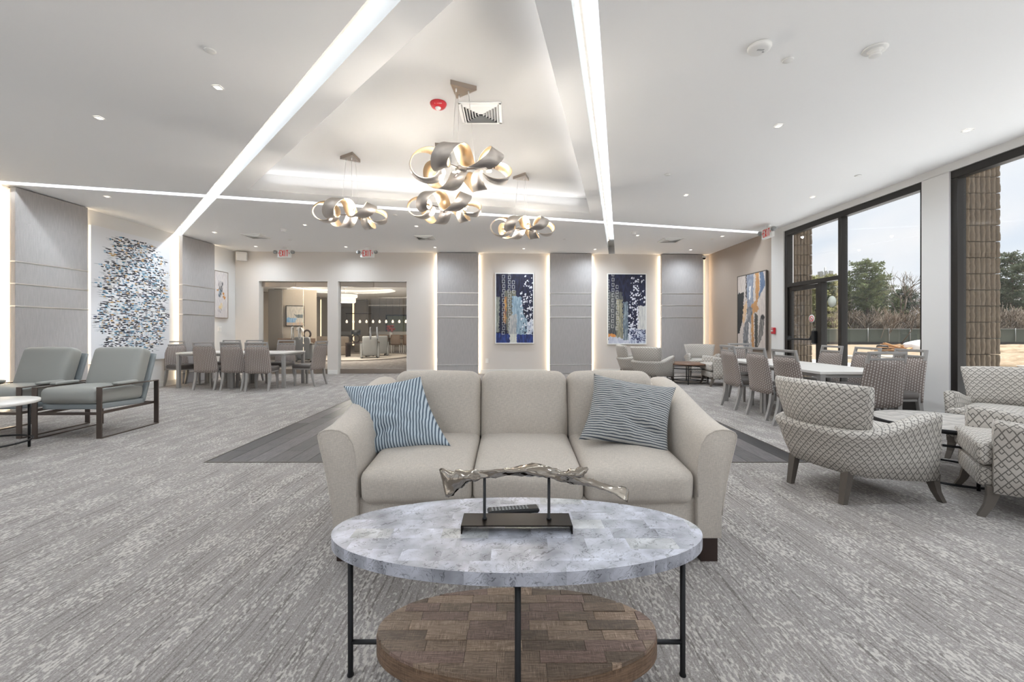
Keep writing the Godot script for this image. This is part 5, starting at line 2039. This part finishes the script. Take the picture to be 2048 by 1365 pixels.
# ---------------------------------------------------------------- lobby behind the glass doors
func make_lobby():
	var st := tool(false)
	for k in [[0, 2], [1, 2], [1, 3], [0, 2], [1, 3], [0, 3]]:
		var r := [-14.5, 1.5, 11.2, 30.3]
		var v := Vector3(r[k[0]], -0.004, -r[k[1]])
		st.set_uv(Vector2(v.x, v.z))
		st.add_vertex(v)
	struct("floor_lobby", st, M.carpet)
	st = tool(false)
	box(st, Vector3(-6.5, -0.1, -20.8), Vector3(16, 0.18, 19.0))
	struct("floor_lobby_slab", st, M.concrete)
	st = tool(false)
	box(st, Vector3(-6.5, 1.6, -30.3), Vector3(16, 3.3, 0.2))
	struct("wall_lobby_far", st, M.lobby_wall)
	st = tool(false)
	box(st, Vector3(-13.6, 1.6, -20.8), Vector3(0.2, 3.3, 19.2))
	struct("wall_lobby_left", st, M.lobby_wall)
	st = tool(false)
	box(st, Vector3(1.5, 1.6, -20.95), Vector3(0.2, 3.3, 18.9))
	struct("wall_lobby_right", st, M.lobby_wall)
	# ceiling with a long oval opening
	var c := CSGBox3D.new()
	c.name = "ceiling_lobby"
	c.size = Vector3(16, 0.6, 18.9)
	c.position = Vector3(-6.5, 3.08, -20.95)
	c.material = M.ceiling_paint
	c.set_meta("kind", "structure")
	add_child(c)
	var oval := []
	var oval2 := []
	for k in 40:
		var a := TAU * k / 40
		oval.append([-6.8 + cos(a) * 2.1, 17.3 + sin(a) * 1.7])
		oval2.append([-6.8 + cos(a) * 2.35, 17.3 + sin(a) * 1.95])
	cut(c, oval, 2.7, 2.90)
	cut(c, oval2, 2.89, 3.2)
	cut(c, [[-6.6, 21.2], [0.5, 20.0], [0.5, 20.5], [-6.6, 21.7]], 2.7, 2.95)
	cut(c, [[-9.6, 27.4], [0.5, 27.4], [0.5, 28.0], [-9.6, 28.0]], 2.7, 2.95)
	var o := thing("cove_light", "lit oval ceiling cove seen through the glass doors", "light")
	var ring := []
	for k in 41:
		var a := TAU * k / 40
		ring.append(W(-6.8 + cos(a) * 2.22, 2.92, 17.3 + sin(a) * 1.82))
	st = tool()
	tube(st, ring, 0.03, 6)
	put("strip", st, M.led_white, o)
	area_light(o, W(-6.8, 3.15, 17.3), Vector3.DOWN, Vector2(3.4, 2.6), 11.0, Color(1.0, 0.95, 0.87), Vector3.FORWARD)
	for q in [[21.45, 20.25], [27.7, 27.7]]:
		var s := thing("slot_light", "straight lit ceiling slot deep in the lobby, %s the other" % ("in front of" if q[0] < 24 else "behind"), "light", Vector3.ZERO, 0.0, "lobby ceiling slots")
		st = tool(false)
		bar(st, W(-6.5 if q[0] < 24 else -9.5, 2.93, q[0]), W(0.4, 2.93, q[1]), 0.3, 0.02)
		put("strip", st, M.led_white, s)
		area_light(s, W(-3.6, 2.85, (q[0] + q[1]) / 2), Vector3.DOWN, Vector2(6.0, 0.2), 8.0, Color(1.0, 0.93, 0.82), Vector3.FORWARD)
	# panels with lit edges along the left side
	var k0 := 0
	for q in [[-9.15, 16.6, 0.5, 0.0], [-9.35, 20.2, 0.6, 0.0], [-8.85, 20.9, 0.75, 0.0], [-7.9, 22.6, 0.7, 0.0]]:
		var p := thing("wall_panel", ["dark lobby panel close behind the first glass door", "dark lobby panel right of the sea painting between light strips", "dark lobby panel behind the light strips deep in the lobby", "narrow dark lobby panel seen past the door handle"][k0], "wall panel", W(q[0], 0, q[1]), 0.25, "lobby wall panels")
		k0 += 1
		st = tool(false)
		box(st, Vector3(0, 1.375, 0), Vector3(q[2], 2.74, 0.12), 0.01)
		put("panel", st, M.lobby_panel, p)
		if k0 > 1:
			st = tool(false)
			box(st, Vector3(-q[2] / 2 - 0.06, 1.5, 0.0), Vector3(0.08, 2.3, 0.05), 0.01)
			put("light_strip", st, M.led_warm, p)
	st = tool(false)
	box(st, Vector3(-10.4, 1.39, -17.6), Vector3(0.16, 2.76, 7.5))
	struct("wall_lobby_inner", st, M.lobby_wall)
	painting("sea_painting", W(-8.52, 1.72, 16.85), 0.45, 0.66, 0.82, sea_art(), "framed sea coloured painting seen through the first glass door", "black_metal", 0.03)
	st = tool(false)
	box(st, Vector3(0, 1.39, -0.10), Vector3(1.5, 2.76, 0.1))
	struct("wall_lobby_angle", st, M.lobby_wall, W(-8.5, 0, 16.88), 0.45)
	# large framed window onto a darker room
	var wn := base("window_6", W(-8.05, 0, 30.17))
	st = tool(false)
	for s in [-1.0, 1.0]:
		box(st, Vector3(s * 0.72, 1.62, 0), Vector3(0.08, 1.26, 0.08))
		box(st, Vector3(0, 1.62 + s * 0.59, 0), Vector3(1.5, 0.08, 0.08))
	put("frame", st, M.bronze_frame, wn)
	st = tool(false)
	sheet(st, Vector3(0, 1.62, 0.0), 1.4, 1.12)
	put("pane", st, M.lobby_green, wn)
	st = tool(false)
	box(st, Vector3(-6.5, 0.94, -30.1), Vector3(14, 0.24, 0.3), 0.01)
	struct("trim_1", st, M.trim_paint)
	# rug
	st = tool(false)
	prism(st, ellipse(2.3, 2.7, 48), 0.0, 0.012)
	var rug := thing("rug", "oval pale rug with a dark border in the lobby", "rug", W(-6.5, 0, 18.5))
	put("border", st, M.lobby_rug_edge, rug)
	st = tool(false)
	prism(st, ellipse(2.0, 2.35, 48), 0.0, 0.016)
	put("field", st, M.lobby_rug, rug)
	# chairs
	var ch := thing("lobby_armchair", "boxy grey lobby armchair seen from behind through the doors beside the grey panel", "armchair", W(-5.78, 0.016, 17.5), 0.0, "boxy grey lobby armchairs")
	for s in [-1.0, 1.0]:
		st = tool(false)
		box(st, Vector3(s * 0.33, 0.33, 0.0), Vector3(0.08, 0.60, 0.72), 0.02)
		put("side", st, M.lobby_chair, ch)
		st = tool(false)
		box(st, Vector3(s * 0.33, 0.645, 0.0), Vector3(0.10, 0.04, 0.76), 0.008)
		put("arm", st, M.taupe_wood, ch)
	st = tool()
	rbox(st, Vector3(0.60, 0.80, 0.12), 0.04, Vector3.ZERO, 6, Transform3D(Basis(Vector3.RIGHT, -0.2), Vector3(0, 0.50, -0.32)))
	put("back", st, M.lobby_chair, ch)
	st = tool()
	rbox(st, Vector3(0.58, 0.18, 0.62), 0.05, Vector3(0, 0.02, 0), 6, Transform3D(Basis(), Vector3(0, 0.38, 0.03)))
	put("seat_cushion", st, M.lobby_chair, ch)
	st = tool(false)
	for sx in [-1.0, 1.0]:
		for sz in [-1.0, 1.0]:
			box(st, Vector3(sx * 0.3, 0.02, sz * 0.32), Vector3(0.05, 0.04, 0.05))
	put("foot", st, M.dark_wood, ch)
	ch.rotation.y = face(-0.35, 0.9)
	dup(ch, "lobby_armchair", W(-5.85, 0.016, 19.0), face(-0.45, 0.9), "boxy grey lobby armchair behind the other, nearer the flower table")
	dup(ch, "lobby_armchair", W(-7.35, 0.016, 15.6), face(0.2, 0.9), "boxy grey lobby armchair seen through the first pair of glass doors")
	# sofa by the wall
	var sf := thing("lobby_sofa", "long taupe lobby sofa under the light strips", "sofa", W(-8.6, 0.0, 19.5), 0.2)
	st = tool()
	rbox(st, Vector3(2.2, 0.42, 0.85), 0.06, Vector3.ZERO, 6, Transform3D(Basis(), Vector3(0, 0.22, 0)))
	put("seat", st, M.lobby_sofa, sf)
	st = tool()
	rbox(st, Vector3(2.2, 0.5, 0.25), 0.08, Vector3.ZERO, 6, Transform3D(Basis(), Vector3(0, 0.62, -0.3)))
	put("back", st, M.lobby_sofa, sf)
	# side table with lamp
	var tb := thing("lobby_side_table", "dark lobby side table holding a black lamp", "table", W(-6.55, 0.016, 18.3))
	st = tool(false)
	box(st, Vector3(0, 0.58, 0), Vector3(0.9, 0.05, 0.5), 0.005)
	put("tabletop", st, M.dark_wood, tb)
	for s in [-1.0, 1.0]:
		st = tool(false)
		box(st, Vector3(s * 0.42, 0.28, 0), Vector3(0.05, 0.56, 0.46), 0.004)
		put("leg", st, M.dark_wood, tb)
	var lp := thing("table_lamp", "black table lamp with a ring shaped base in the lobby", "lamp", W(-6.62, 0.621, 18.25))
	st = tool()
	var pts := []
	for k in 25:
		pts.append(Vector3(cos(TAU * k / 24.0) * 0.16, 0.17 + sin(TAU * k / 24.0) * 0.165, 0))
	tube(st, pts, 0.03, 8)
	put("ring_base", st, M.dark_wood, lp)
	st = tool()
	lathe(st, [[0.20, 0.34], [0.20, 0.55], [0.19, 0.55], [0.19, 0.34], [0.20, 0.34]], 24)
	put("shade", st, M.black_metal, lp)
	# console with sculpture
	var cs := thing("console_table", "dark console table below the sea painting in the lobby", "table", W(-8.2, 0, 16.35), 0.45)
	st = tool(false)
	box(st, Vector3(0, 0.76, 0), Vector3(1.3, 0.16, 0.4), 0.01)
	put("tabletop", st, M.lobby_brown, cs)
	for s in [-1.0, 1.0]:
		st = tool(false)
		box(st, Vector3(s * 0.58, 0.34, 0), Vector3(0.06, 0.68, 0.36))
		put("leg", st, M.lobby_brown, cs)
	var rs := thing("ring_sculpture", "dark ring sculpture standing on the lobby console", "sculpture", W(-7.78, 0.84, 16.30), 0.4)
	st = tool()
	pts = []
	for k in 25:
		pts.append(Vector3(cos(TAU * k / 24.0) * 0.12, 0.16 + sin(TAU * k / 24.0) * 0.15, 0))
	tube(st, pts, 0.035, 8)
	put("ring", st, M.dark_wood, rs)
	var vs := thing("flower_vase", "white vase of pale flowers on the lobby console", "vase", W(-8.12, 0.84, 16.42))
	st = tool()
	lathe(st, [[0.0, 0.0], [0.06, 0.0], [0.075, 0.08], [0.04, 0.16], [0.05, 0.2], [0.0, 0.2]], 16)
	put("vase", st, M.white_plastic, vs)
	st = tool()
	for k in 14:
		rbox(st, Vector3(0.09, 0.09, 0.09), 0.04, Vector3.ZERO, 3, Transform3D(Basis(), Vector3(rng.randf_range(-0.1, 0.1), 0.27 + rng.randf() * 0.12, rng.randf_range(-0.1, 0.1))))
	put("blossom", st, M.trim_paint, vs)
	vs.get_node("blossom").set_meta("kind", "stuff")
	# dining table with red flowers
	var dt := thing("lobby_dining_table", "long dark lobby table with red flowers on it", "table", W(-5.9, 0, 22.4))
	st = tool(false)
	box(st, Vector3(0, 0.72, 0), Vector3(2.0, 0.07, 0.9), 0.01)
	put("tabletop", st, M.lobby_brown, dt)
	for s in [-1.0, 1.0]:
		st = tool(false)
		box(st, Vector3(s * 0.6, 0.35, 0), Vector3(0.25, 0.68, 0.5))
		put("pedestal", st, M.lobby_brown, dt)
	var rv := thing("flower_vase", "glass vase of dark red flowers on the long lobby table", "vase", W(-6.25, 0.755, 22.3))
	st = tool()
	lathe(st, [[0.0, 0.0], [0.07, 0.0], [0.08, 0.2], [0.06, 0.28], [0.0, 0.28]], 16)
	put("vase", st, M.white_plastic, rv)
	st = tool()
	for k in 18:
		rbox(st, Vector3(0.13, 0.13, 0.13), 0.06, Vector3.ZERO, 3, Transform3D(Basis(), Vector3(rng.randf_range(-0.2, 0.2), 0.36 + rng.randf() * 0.26, rng.randf_range(-0.15, 0.15))))
	put("blossom", st, M.flower_red, rv)
	rv.get_node("blossom").set_meta("kind", "stuff")
	var dc := thing("lobby_dining_chair", "brown lobby dining chair at the flower table, nearest the armchairs", "chair", W(-6.4, 0, 21.75), face(0, 1), "brown lobby dining chairs")
	st = tool()
	rbox(st, Vector3(0.48, 0.5, 0.08), 0.03, Vector3.ZERO, 4, Transform3D(Basis(), Vector3(0, 0.68, -0.22)))
	put("back", st, M.lobby_brown, dc)
	st = tool()
	rbox(st, Vector3(0.48, 0.1, 0.48), 0.03, Vector3.ZERO, 4, Transform3D(Basis(), Vector3(0, 0.44, 0)))
	put("seat", st, M.lobby_brown, dc)
	for sx in [-1.0, 1.0]:
		for sz in [-1.0, 1.0]:
			st = tool(false)
			box(st, Vector3(sx * 0.2, 0.2, sz * 0.2), Vector3(0.04, 0.4, 0.04))
			put("leg", st, M.steel, dc)
	dup(dc, "lobby_dining_chair", W(-5.8, 0, 21.75), face(0, 1), "brown lobby dining chair at the middle of the flower table")
	dup(dc, "lobby_dining_chair", W(-5.2, 0, 21.8), face(0, 1), "brown lobby dining chair at the flower table's wall end")
	# crystal chandelier, pendant rail
	var cr := thing("crystal_chandelier", "round crystal drum chandelier in the lobby's oval ceiling", "chandelier", W(-6.15, 2.17, 15.9))
	for q in [[0.42, 0.20, 0.32], [0.36, 0.02, 0.17]]:
		st = tool()
		lathe(st, [[0.0, q[1]], [q[0] - 0.02, q[1]], [q[0], q[1] + 0.01], [q[0], q[2]], [q[0] - 0.02, q[2] + 0.01], [0.0, q[2] + 0.01]], 32)
		put("crystal_tier", st, M.crystal_glow, cr)
	st = tool()
	lathe(st, [[0.44, 0.32], [0.44, 0.35], [0.42, 0.35], [0.42, 0.32], [0.44, 0.32]], 32)
	put("hoop", st, M.steel, cr)
	st = tool()
	tube(st, [Vector3(0, 0.3, 0), Vector3(0, 1.02, 0)], 0.015, 6)
	put("stem", st, M.steel, cr)
	omni(cr, Vector3(0, -0.12, 0), 4.5, Color(1.0, 0.97, 0.92), 0.3)
	var rl := thing("pendant_rail", "dark ceiling rail carrying small lit pendants in the lobby", "light", W(-6.4, 0, 22.0))
	st = tool(false)
	bar(st, Vector3(-2.1, 2.02, 0), Vector3(-0.75, 2.02, 0), 0.05, 0.04)
	put("rail", st, M.dark_wood, rl)
	for k in 10:
		st = tool()
		var px := -2.05 + k * 0.34
		lathe(st, [[0.0, 1.52], [0.05, 1.54], [0.06, 1.60], [0.02, 1.69], [0.0, 1.69]], 10, Transform3D(Basis(), Vector3(px, 0, 0)))
		put("pendant", st, M.crystal_glow, rl)
		st = tool()
		tube(st, [Vector3(px, 1.68, 0), Vector3(px, 2.02 if px < -0.5 else 2.78, 0)], 0.004, 4)
		put("cord", st, M.black_metal, rl)
	st = tool(false)
	for px in [-1.8, -1.0]:
		bar(st, Vector3(px, 2.02, 0), Vector3(px, 2.80, 0), 0.012, 0.012)
	put("hanger", st, M.dark_wood, rl)


# ---------------------------------------------------------------- outside the window wall
func pier(at: Vector3, label: String):
	var o := thing("block_pier", label, "pier", at, 0.0, "split faced block piers outside the glass")
	var n := noise(91, 9.0, 3)
	var w := 0.45
	var deep := 0.38
	var courses := 20
	var variants := []
	for v in 3:
		var st := tool()
		# ribbed face towards +z, ragged outer side towards +x
		var rings := []
		var rows := 11
		var path := []
		for i in 71:
			path.append([lerpf(-w / 2, w / 2, i / 70.0), deep / 2, 0])
		for i in range(1, 25):
			path.append([w / 2, lerpf(deep / 2, -deep / 2, i / 24.0), 1])
		path.append([-w / 2, -deep / 2, 2])
		for j in rows:
			var y := 0.003 + 0.194 * clampf((j - 0.75) / (rows - 2.5), 0.0, 1.0)
			var inset := 0.007 if j == 0 or j == rows - 1 else 0.0
			var ring := PackedVector3Array()
			for q in path:
				var x: float = q[0]
				var z: float = q[1]
				var s: float = x / 0.064 * PI if q[2] == 0 else z / 0.064 * PI
				var bump: float = pow(absf(sin(s)), 0.45) * 0.042 + n.get_noise_3d(x * 1.3 + v * 7.0, y * 1.3, z * 1.3) * 0.014 - 0.042 - inset
				if q[2] == 0:
					ring.append(Vector3(x - (inset if absf(x) > w / 2 - 0.001 else 0.0) * signf(x), y, z + bump))
				elif q[2] == 1:
					ring.append(Vector3(x + bump, y, z - 0.03))
				else:
					ring.append(Vector3(x, y, z))
			rings.append(ring)
		loft(st, rings)
		variants.append(done(st))
	var core := tool(false)
	box(core, Vector3(-0.02, 1.6, -0.03), Vector3(w - 0.075, 4.3, deep - 0.075))
	put("mortar", core, M.mortar, o)
	for k in courses:
		put("block", variants[(k * 2) % 3], M.split_block, o, Vector3(0, -0.55 + k * 0.2, 0))


func make_outdoors():
	pier(Vector3(5.83, 0, -5.44), "ribbed rough block pier filling the left part of the nearest window")
	pier(Vector3(5.78, 0, -8.64), "ribbed rough block pier behind the glass exit door")
	var st := tool(false)
	for k in [[0, 2], [1, 2], [1, 3], [0, 2], [1, 3], [0, 3]]:
		var r := [-160.0, 260.0, -160.0, 300.0]
		var v := Vector3(r[k[0]], -0.55, -r[k[1]])
		st.set_uv(Vector2(v.x, v.z))
		st.add_vertex(v)
	struct("ground_outside", st, M.soil)
	st = tool(false)
	box(st, Vector3(9.4, -0.3, -5), Vector3(7.2, 0.4, 44), 0.01)
	box(st, Vector3(-1.0, -0.3, 8.9), Vector3(13.0, 0.4, 13), 0.01)
	struct("walkway", st, M.pale_paving)
	st = tool(false)
	box(st, Vector3(20.5, -0.48, -14), Vector3(0.5, 0.2, 26), 0.02)
	box(st, Vector3(26.0, -0.50, -14), Vector3(6.0, 0.12, 26), 0.02)
	struct("parking_kerb", st, M.concrete)
	# fence of dark netting along the wood
	var f := thing("mesh_fence", "long wire fence with dark green netting in front of the trees", "fence", W(0, -0.55, 50.5))
	st = tool(false)
	box(st, Vector3(45, 0.95, 0), Vector3(70, 1.75, 0.02))
	put("netting", st, M.fence_net, f)
	st = tool(false)
	bar(st, Vector3(10, 1.86, 0.03), Vector3(80, 1.86, 0.03), 0.05, 0.05)
	put("top_rail", st, M.galvanised, f)
	for k in 29:
		st = tool()
		tube(st, [Vector3(10 + k * 2.5, 0, 0.05), Vector3(10 + k * 2.5, 1.95, 0.05)], 0.04, 6)
		put("post", st, M.galvanised, f)
	st = tool(false)
	box(st, Vector3(45, 0.16, 0.1), Vector3(70, 0.3, 0.04))
	put("silt_skirt", st, M.rubber_black, f)
	trees()
	# rubble heap
	var h := thing("lumber_pile", "heap of broken boards and white sheeting on the bare ground", "debris", W(31.2, -0.55, 34.0))
	for k in 20:
		st = tool(false)
		box(st, Vector3.ZERO, Vector3(rng.randf_range(0.8, 2.2), 0.06, rng.randf_range(0.12, 0.25)))
		var p := put("board", st, M.timber, h, Vector3(rng.randf_range(-1.6, 1.3), 0.08 + rng.randf() * 0.35, rng.randf_range(-0.6, 0.6)))
		p.rotation = Vector3(rng.randf_range(-0.2, 0.2), rng.randf_range(-0.7, 0.7), rng.randf_range(-0.3, 0.3))
	st = tool()
	rbox(st, Vector3(2.0, 0.75, 1.0), 0.2, Vector3(0.1, 0.1, 0.1), 6, Transform3D(Basis(Vector3.BACK, 0.15), Vector3(1.6, 0.45, 0)))
	put("sheeting", st, M.tarp, h)
	st = tool()
	rbox(st, Vector3(0.6, 0.35, 0.6), 0.12, Vector3.ZERO, 4, Transform3D(Basis(), Vector3(-1.5, 0.35, 0.1)))
	put("bag", st, M.rubber_black, h)
	# soil heaps
	for q in [[24.5, 20.0, 2.2, 0.55, "low tan soil heap seen past the nearest block pier"], [40.0, 33.5, 3.2, 0.6, "long tan soil bank far off past the nearest block pier"]]:
		st = tool()
		lathe(st, [[q[2], -0.05], [q[2] * 0.8, q[3] * 0.3], [q[2] * 0.5, q[3] * 0.75], [q[2] * 0.2, q[3] * 0.97], [0.0, q[3]]], 22, Transform3D(), 0.6)
		tag(put("soil_heap", st, M.soil, self, W(q[0], -0.55, q[1])), q[4], "soil heap")
	# tower
	var t := thing("cell_tower", "slim mast with a ring of antenna panels above the trees", "mast", W(89.0, -0.55, 120.0))
	st = tool()
	tube(st, [Vector3(0, 0, 0), Vector3(0, 19.5, 0)], [0.5, 0.25], 8)
	put("mast", st, M.galvanised, t)
	for k in 9:
		var a := TAU * k / 9.0
		st = tool(false)
		box(st, Vector3(cos(a) * 1.5, 17.2, sin(a) * 1.5), Vector3(0.45, 2.2, 0.4))
		put("antenna", st, M.galvanised, t)
	st = tool()
	var pts := []
	for k in 13:
		pts.append(Vector3(cos(TAU * k / 12.0) * 1.5, 17.2, sin(TAU * k / 12.0) * 1.5))
	tube(st, pts, 0.12, 5)
	put("ring_mount", st, M.galvanised, t)


func tree_parts(kind: int, r: RandomNumberGenerator) -> Array:
	# kind 0: tall pine with a high crown; 1: bushy pine; 2: bare tree; 3: low brush
	var wood := tool()
	var leaves := tool(false)
	var tips := []
	var h: float = [10.0, 8.0, 9.0, 2.6][kind]
	if kind < 2:
		var lean := Vector3(r.randf_range(-0.3, 0.3), 0, r.randf_range(-0.3, 0.3))
		tube(wood, [Vector3.ZERO, Vector3(0, h * 0.5, 0) + lean, Vector3(0, h, 0) + lean * 1.5], [0.20, 0.13, 0.03], 7)
		var n := 46
		for k in n:
			var f: float = lerpf(0.42 if kind == 0 else 0.12, 1.0, k / (n - 1.0))
			var reach: float = (sin(clampf((f - (0.32 if kind == 0 else 0.0)) / 0.7, 0, 1) * PI * 0.85) * 1.9 + 0.3) * r.randf_range(0.6, 1.1)
			if kind == 1:
				reach = (1.02 - f) * 2.6 * r.randf_range(0.6, 1.1) + 0.2
			var a := k * 2.4 + r.randf()
			var p0 := Vector3(0, h * f * 0.97, 0) + lean * f * 1.5
			var p1 := p0 + Vector3(cos(a) * reach, reach * r.randf_range(-0.05, 0.4), sin(a) * reach)
			tube(wood, [p0, p1], [0.05, 0.015], 4)
			for m in 4:
				tips.append([p0.lerp(p1, 0.35 + 0.22 * m), 0.30 + 0.16 * r.randf()])
		for t in tips:
			var c: Vector3 = t[0]
			for k in 26:
				var d = Vector3(r.randf_range(-1, 1), r.randf_range(-0.5, 0.6), r.randf_range(-1, 1)) * t[1]
				var u := Vector3(r.randf_range(-1, 1), r.randf_range(-0.4, 1), r.randf_range(-1, 1)).normalized() * 0.26
				var v := u.cross(Vector3(r.randf_range(-1, 1), r.randf_range(-1, 1), r.randf_range(-1, 1))).normalized() * 0.085
				for q in [c + d - v, c + d + v, c + d + u]:
					leaves.add_vertex(q)
		return [done(wood), done(leaves)]
	var grow := func(me: Callable, p: Vector3, d: Vector3, l: float, w: float, depth: int) -> void:
		var mid := p + d * l * 0.5 + Vector3(r.randf_range(-1, 1), 0, r.randf_range(-1, 1)) * l * 0.06
		var e := p + d * l
		tube(wood, [p, mid, e], [w, w * 0.85, w * 0.65], 4 if depth > 1 else 3)
		if depth <= 0:
			return
		for k in (3 if depth > 1 else 4):
			var nd := (d + Vector3(r.randf_range(-1, 1), r.randf_range(-0.25, 0.55), r.randf_range(-1, 1)) * 0.75).normalized()
			me.call(me, p.lerp(e, r.randf_range(0.55, 1.0)), nd, l * r.randf_range(0.6, 0.8), w * 0.6, depth - 1)
	if kind == 2:
		grow.call(grow, Vector3.ZERO, Vector3.UP, 3.6, 0.15, 4)
	else:
		for k in 9:
			grow.call(grow, Vector3(r.randf_range(-0.6, 0.6), 0, r.randf_range(-0.6, 0.6)), Vector3(r.randf_range(-0.5, 0.5), 1, r.randf_range(-0.5, 0.5)).normalized(), 1.1, 0.03, 2)
	return [done(wood)]


func trees():
	var r := RandomNumberGenerator.new()
	r.seed = 5
	var protos := []
	for k in [0, 0, 1, 1, 2, 2, 3, 3]:
		protos.append(tree_parts(k, r))
	var names := ["pine_tree", "pine_tree", "bushy_pine_tree", "bushy_pine_tree", "bare_tree", "bare_tree", "brush_thicket", "brush_thicket"]
	var plant := func(k: int, x: float, d: float, s: float, label: String, group: String):
		var o := thing(names[k], label, "tree" if k < 6 else "shrub", W(x, -0.55, d), r.randf() * TAU, group)
		o.scale = Vector3.ONE * s
		put("trunk" if k < 6 else "stems", protos[k][0], [M.bark, M.bark, M.bark, M.bark, M.bare_bark, M.bare_bark, M.brush_twig, M.brush_twig][k], o)
		if k < 4:
			var fo := put("foliage", protos[k][1], [M.pine_needle, M.pine_needle_dark, M.pine_needle_pale, M.pine_needle][k], o)
			fo.set_meta("kind", "stuff")
	# those that stand out
	plant.call(0, 45.6, 54.0, 1.06, "tall pine with a round high crown rising above its neighbours behind the fence", "")
	plant.call(4, 51.5, 56.0, 1.10, "bare grey tree with spreading twigs just past the tallest pine", "")
	plant.call(5, 55.0, 56.5, 1.05, "bare grey tree with spreading twigs beside the white column", "")
	plant.call(1, 66.5, 56.0, 1.18, "dark pine standing high past the nearest block pier", "")
	plant.call(2, 38.4, 53.0, 1.05, "pale olive bushy pine behind the round glass sticker", "")
	plant.call(2, 41.6, 55.5, 1.12, "olive bushy pine between the round sticker and the tallest pine", "")
	plant.call(0, 58.8, 55.0, 0.96, "pine half hidden by the white column", "")
	# the wood behind, in three rows
	var row := 0
	for d in [57.0, 62.0, 68.0]:
		var x := 31.0 + row * 1.3
		while x < 84.0:
			var k: int = [2, 1, 4, 3, 0, 5, 3][r.randi() % 7]
			var what: String = {0: "pine", 1: "dark pine", 2: "olive bushy pine", 3: "green bushy pine", 4: "bare grey tree", 5: "bare grey tree"}[k]
			plant.call(k, x, d + r.randf_range(-1.5, 1.5), r.randf_range(0.72, 0.92) + row * 0.05, what + " in the %s row of the wood behind the netting fence" % ["front", "middle", "rear"][row], what + " in row %d of the wood" % (row + 1))
			x += r.randf_range(1.7, 2.7)
		row += 1
	# brush along the fence: nobody could count its stems
	for k in 2:
		var mm := MultiMesh.new()
		mm.transform_format = MultiMesh.TRANSFORM_3D
		mm.mesh = protos[6 + k][0]
		mm.instance_count = 110
		for i in 110:
			var q := Basis(Vector3.UP, r.randf() * TAU).scaled(Vector3.ONE * r.randf_range(1.0, 2.3))
			mm.set_instance_transform(i, Transform3D(q, W(r.randf_range(29, 86), -0.55, r.randf_range(51.6, 60.0))))
		var b := MultiMeshInstance3D.new()
		b.name = numbered("undergrowth")
		b.multimesh = mm
		b.material_override = M.brush_twig if k == 0 else M.bare_bark
		add_child(b)
		tag(b, ["brown leafless undergrowth behind the netting fence", "pale grey twiggy undergrowth between the trees behind the fence"][k], "undergrowth")
		b.set_meta("kind", "stuff")
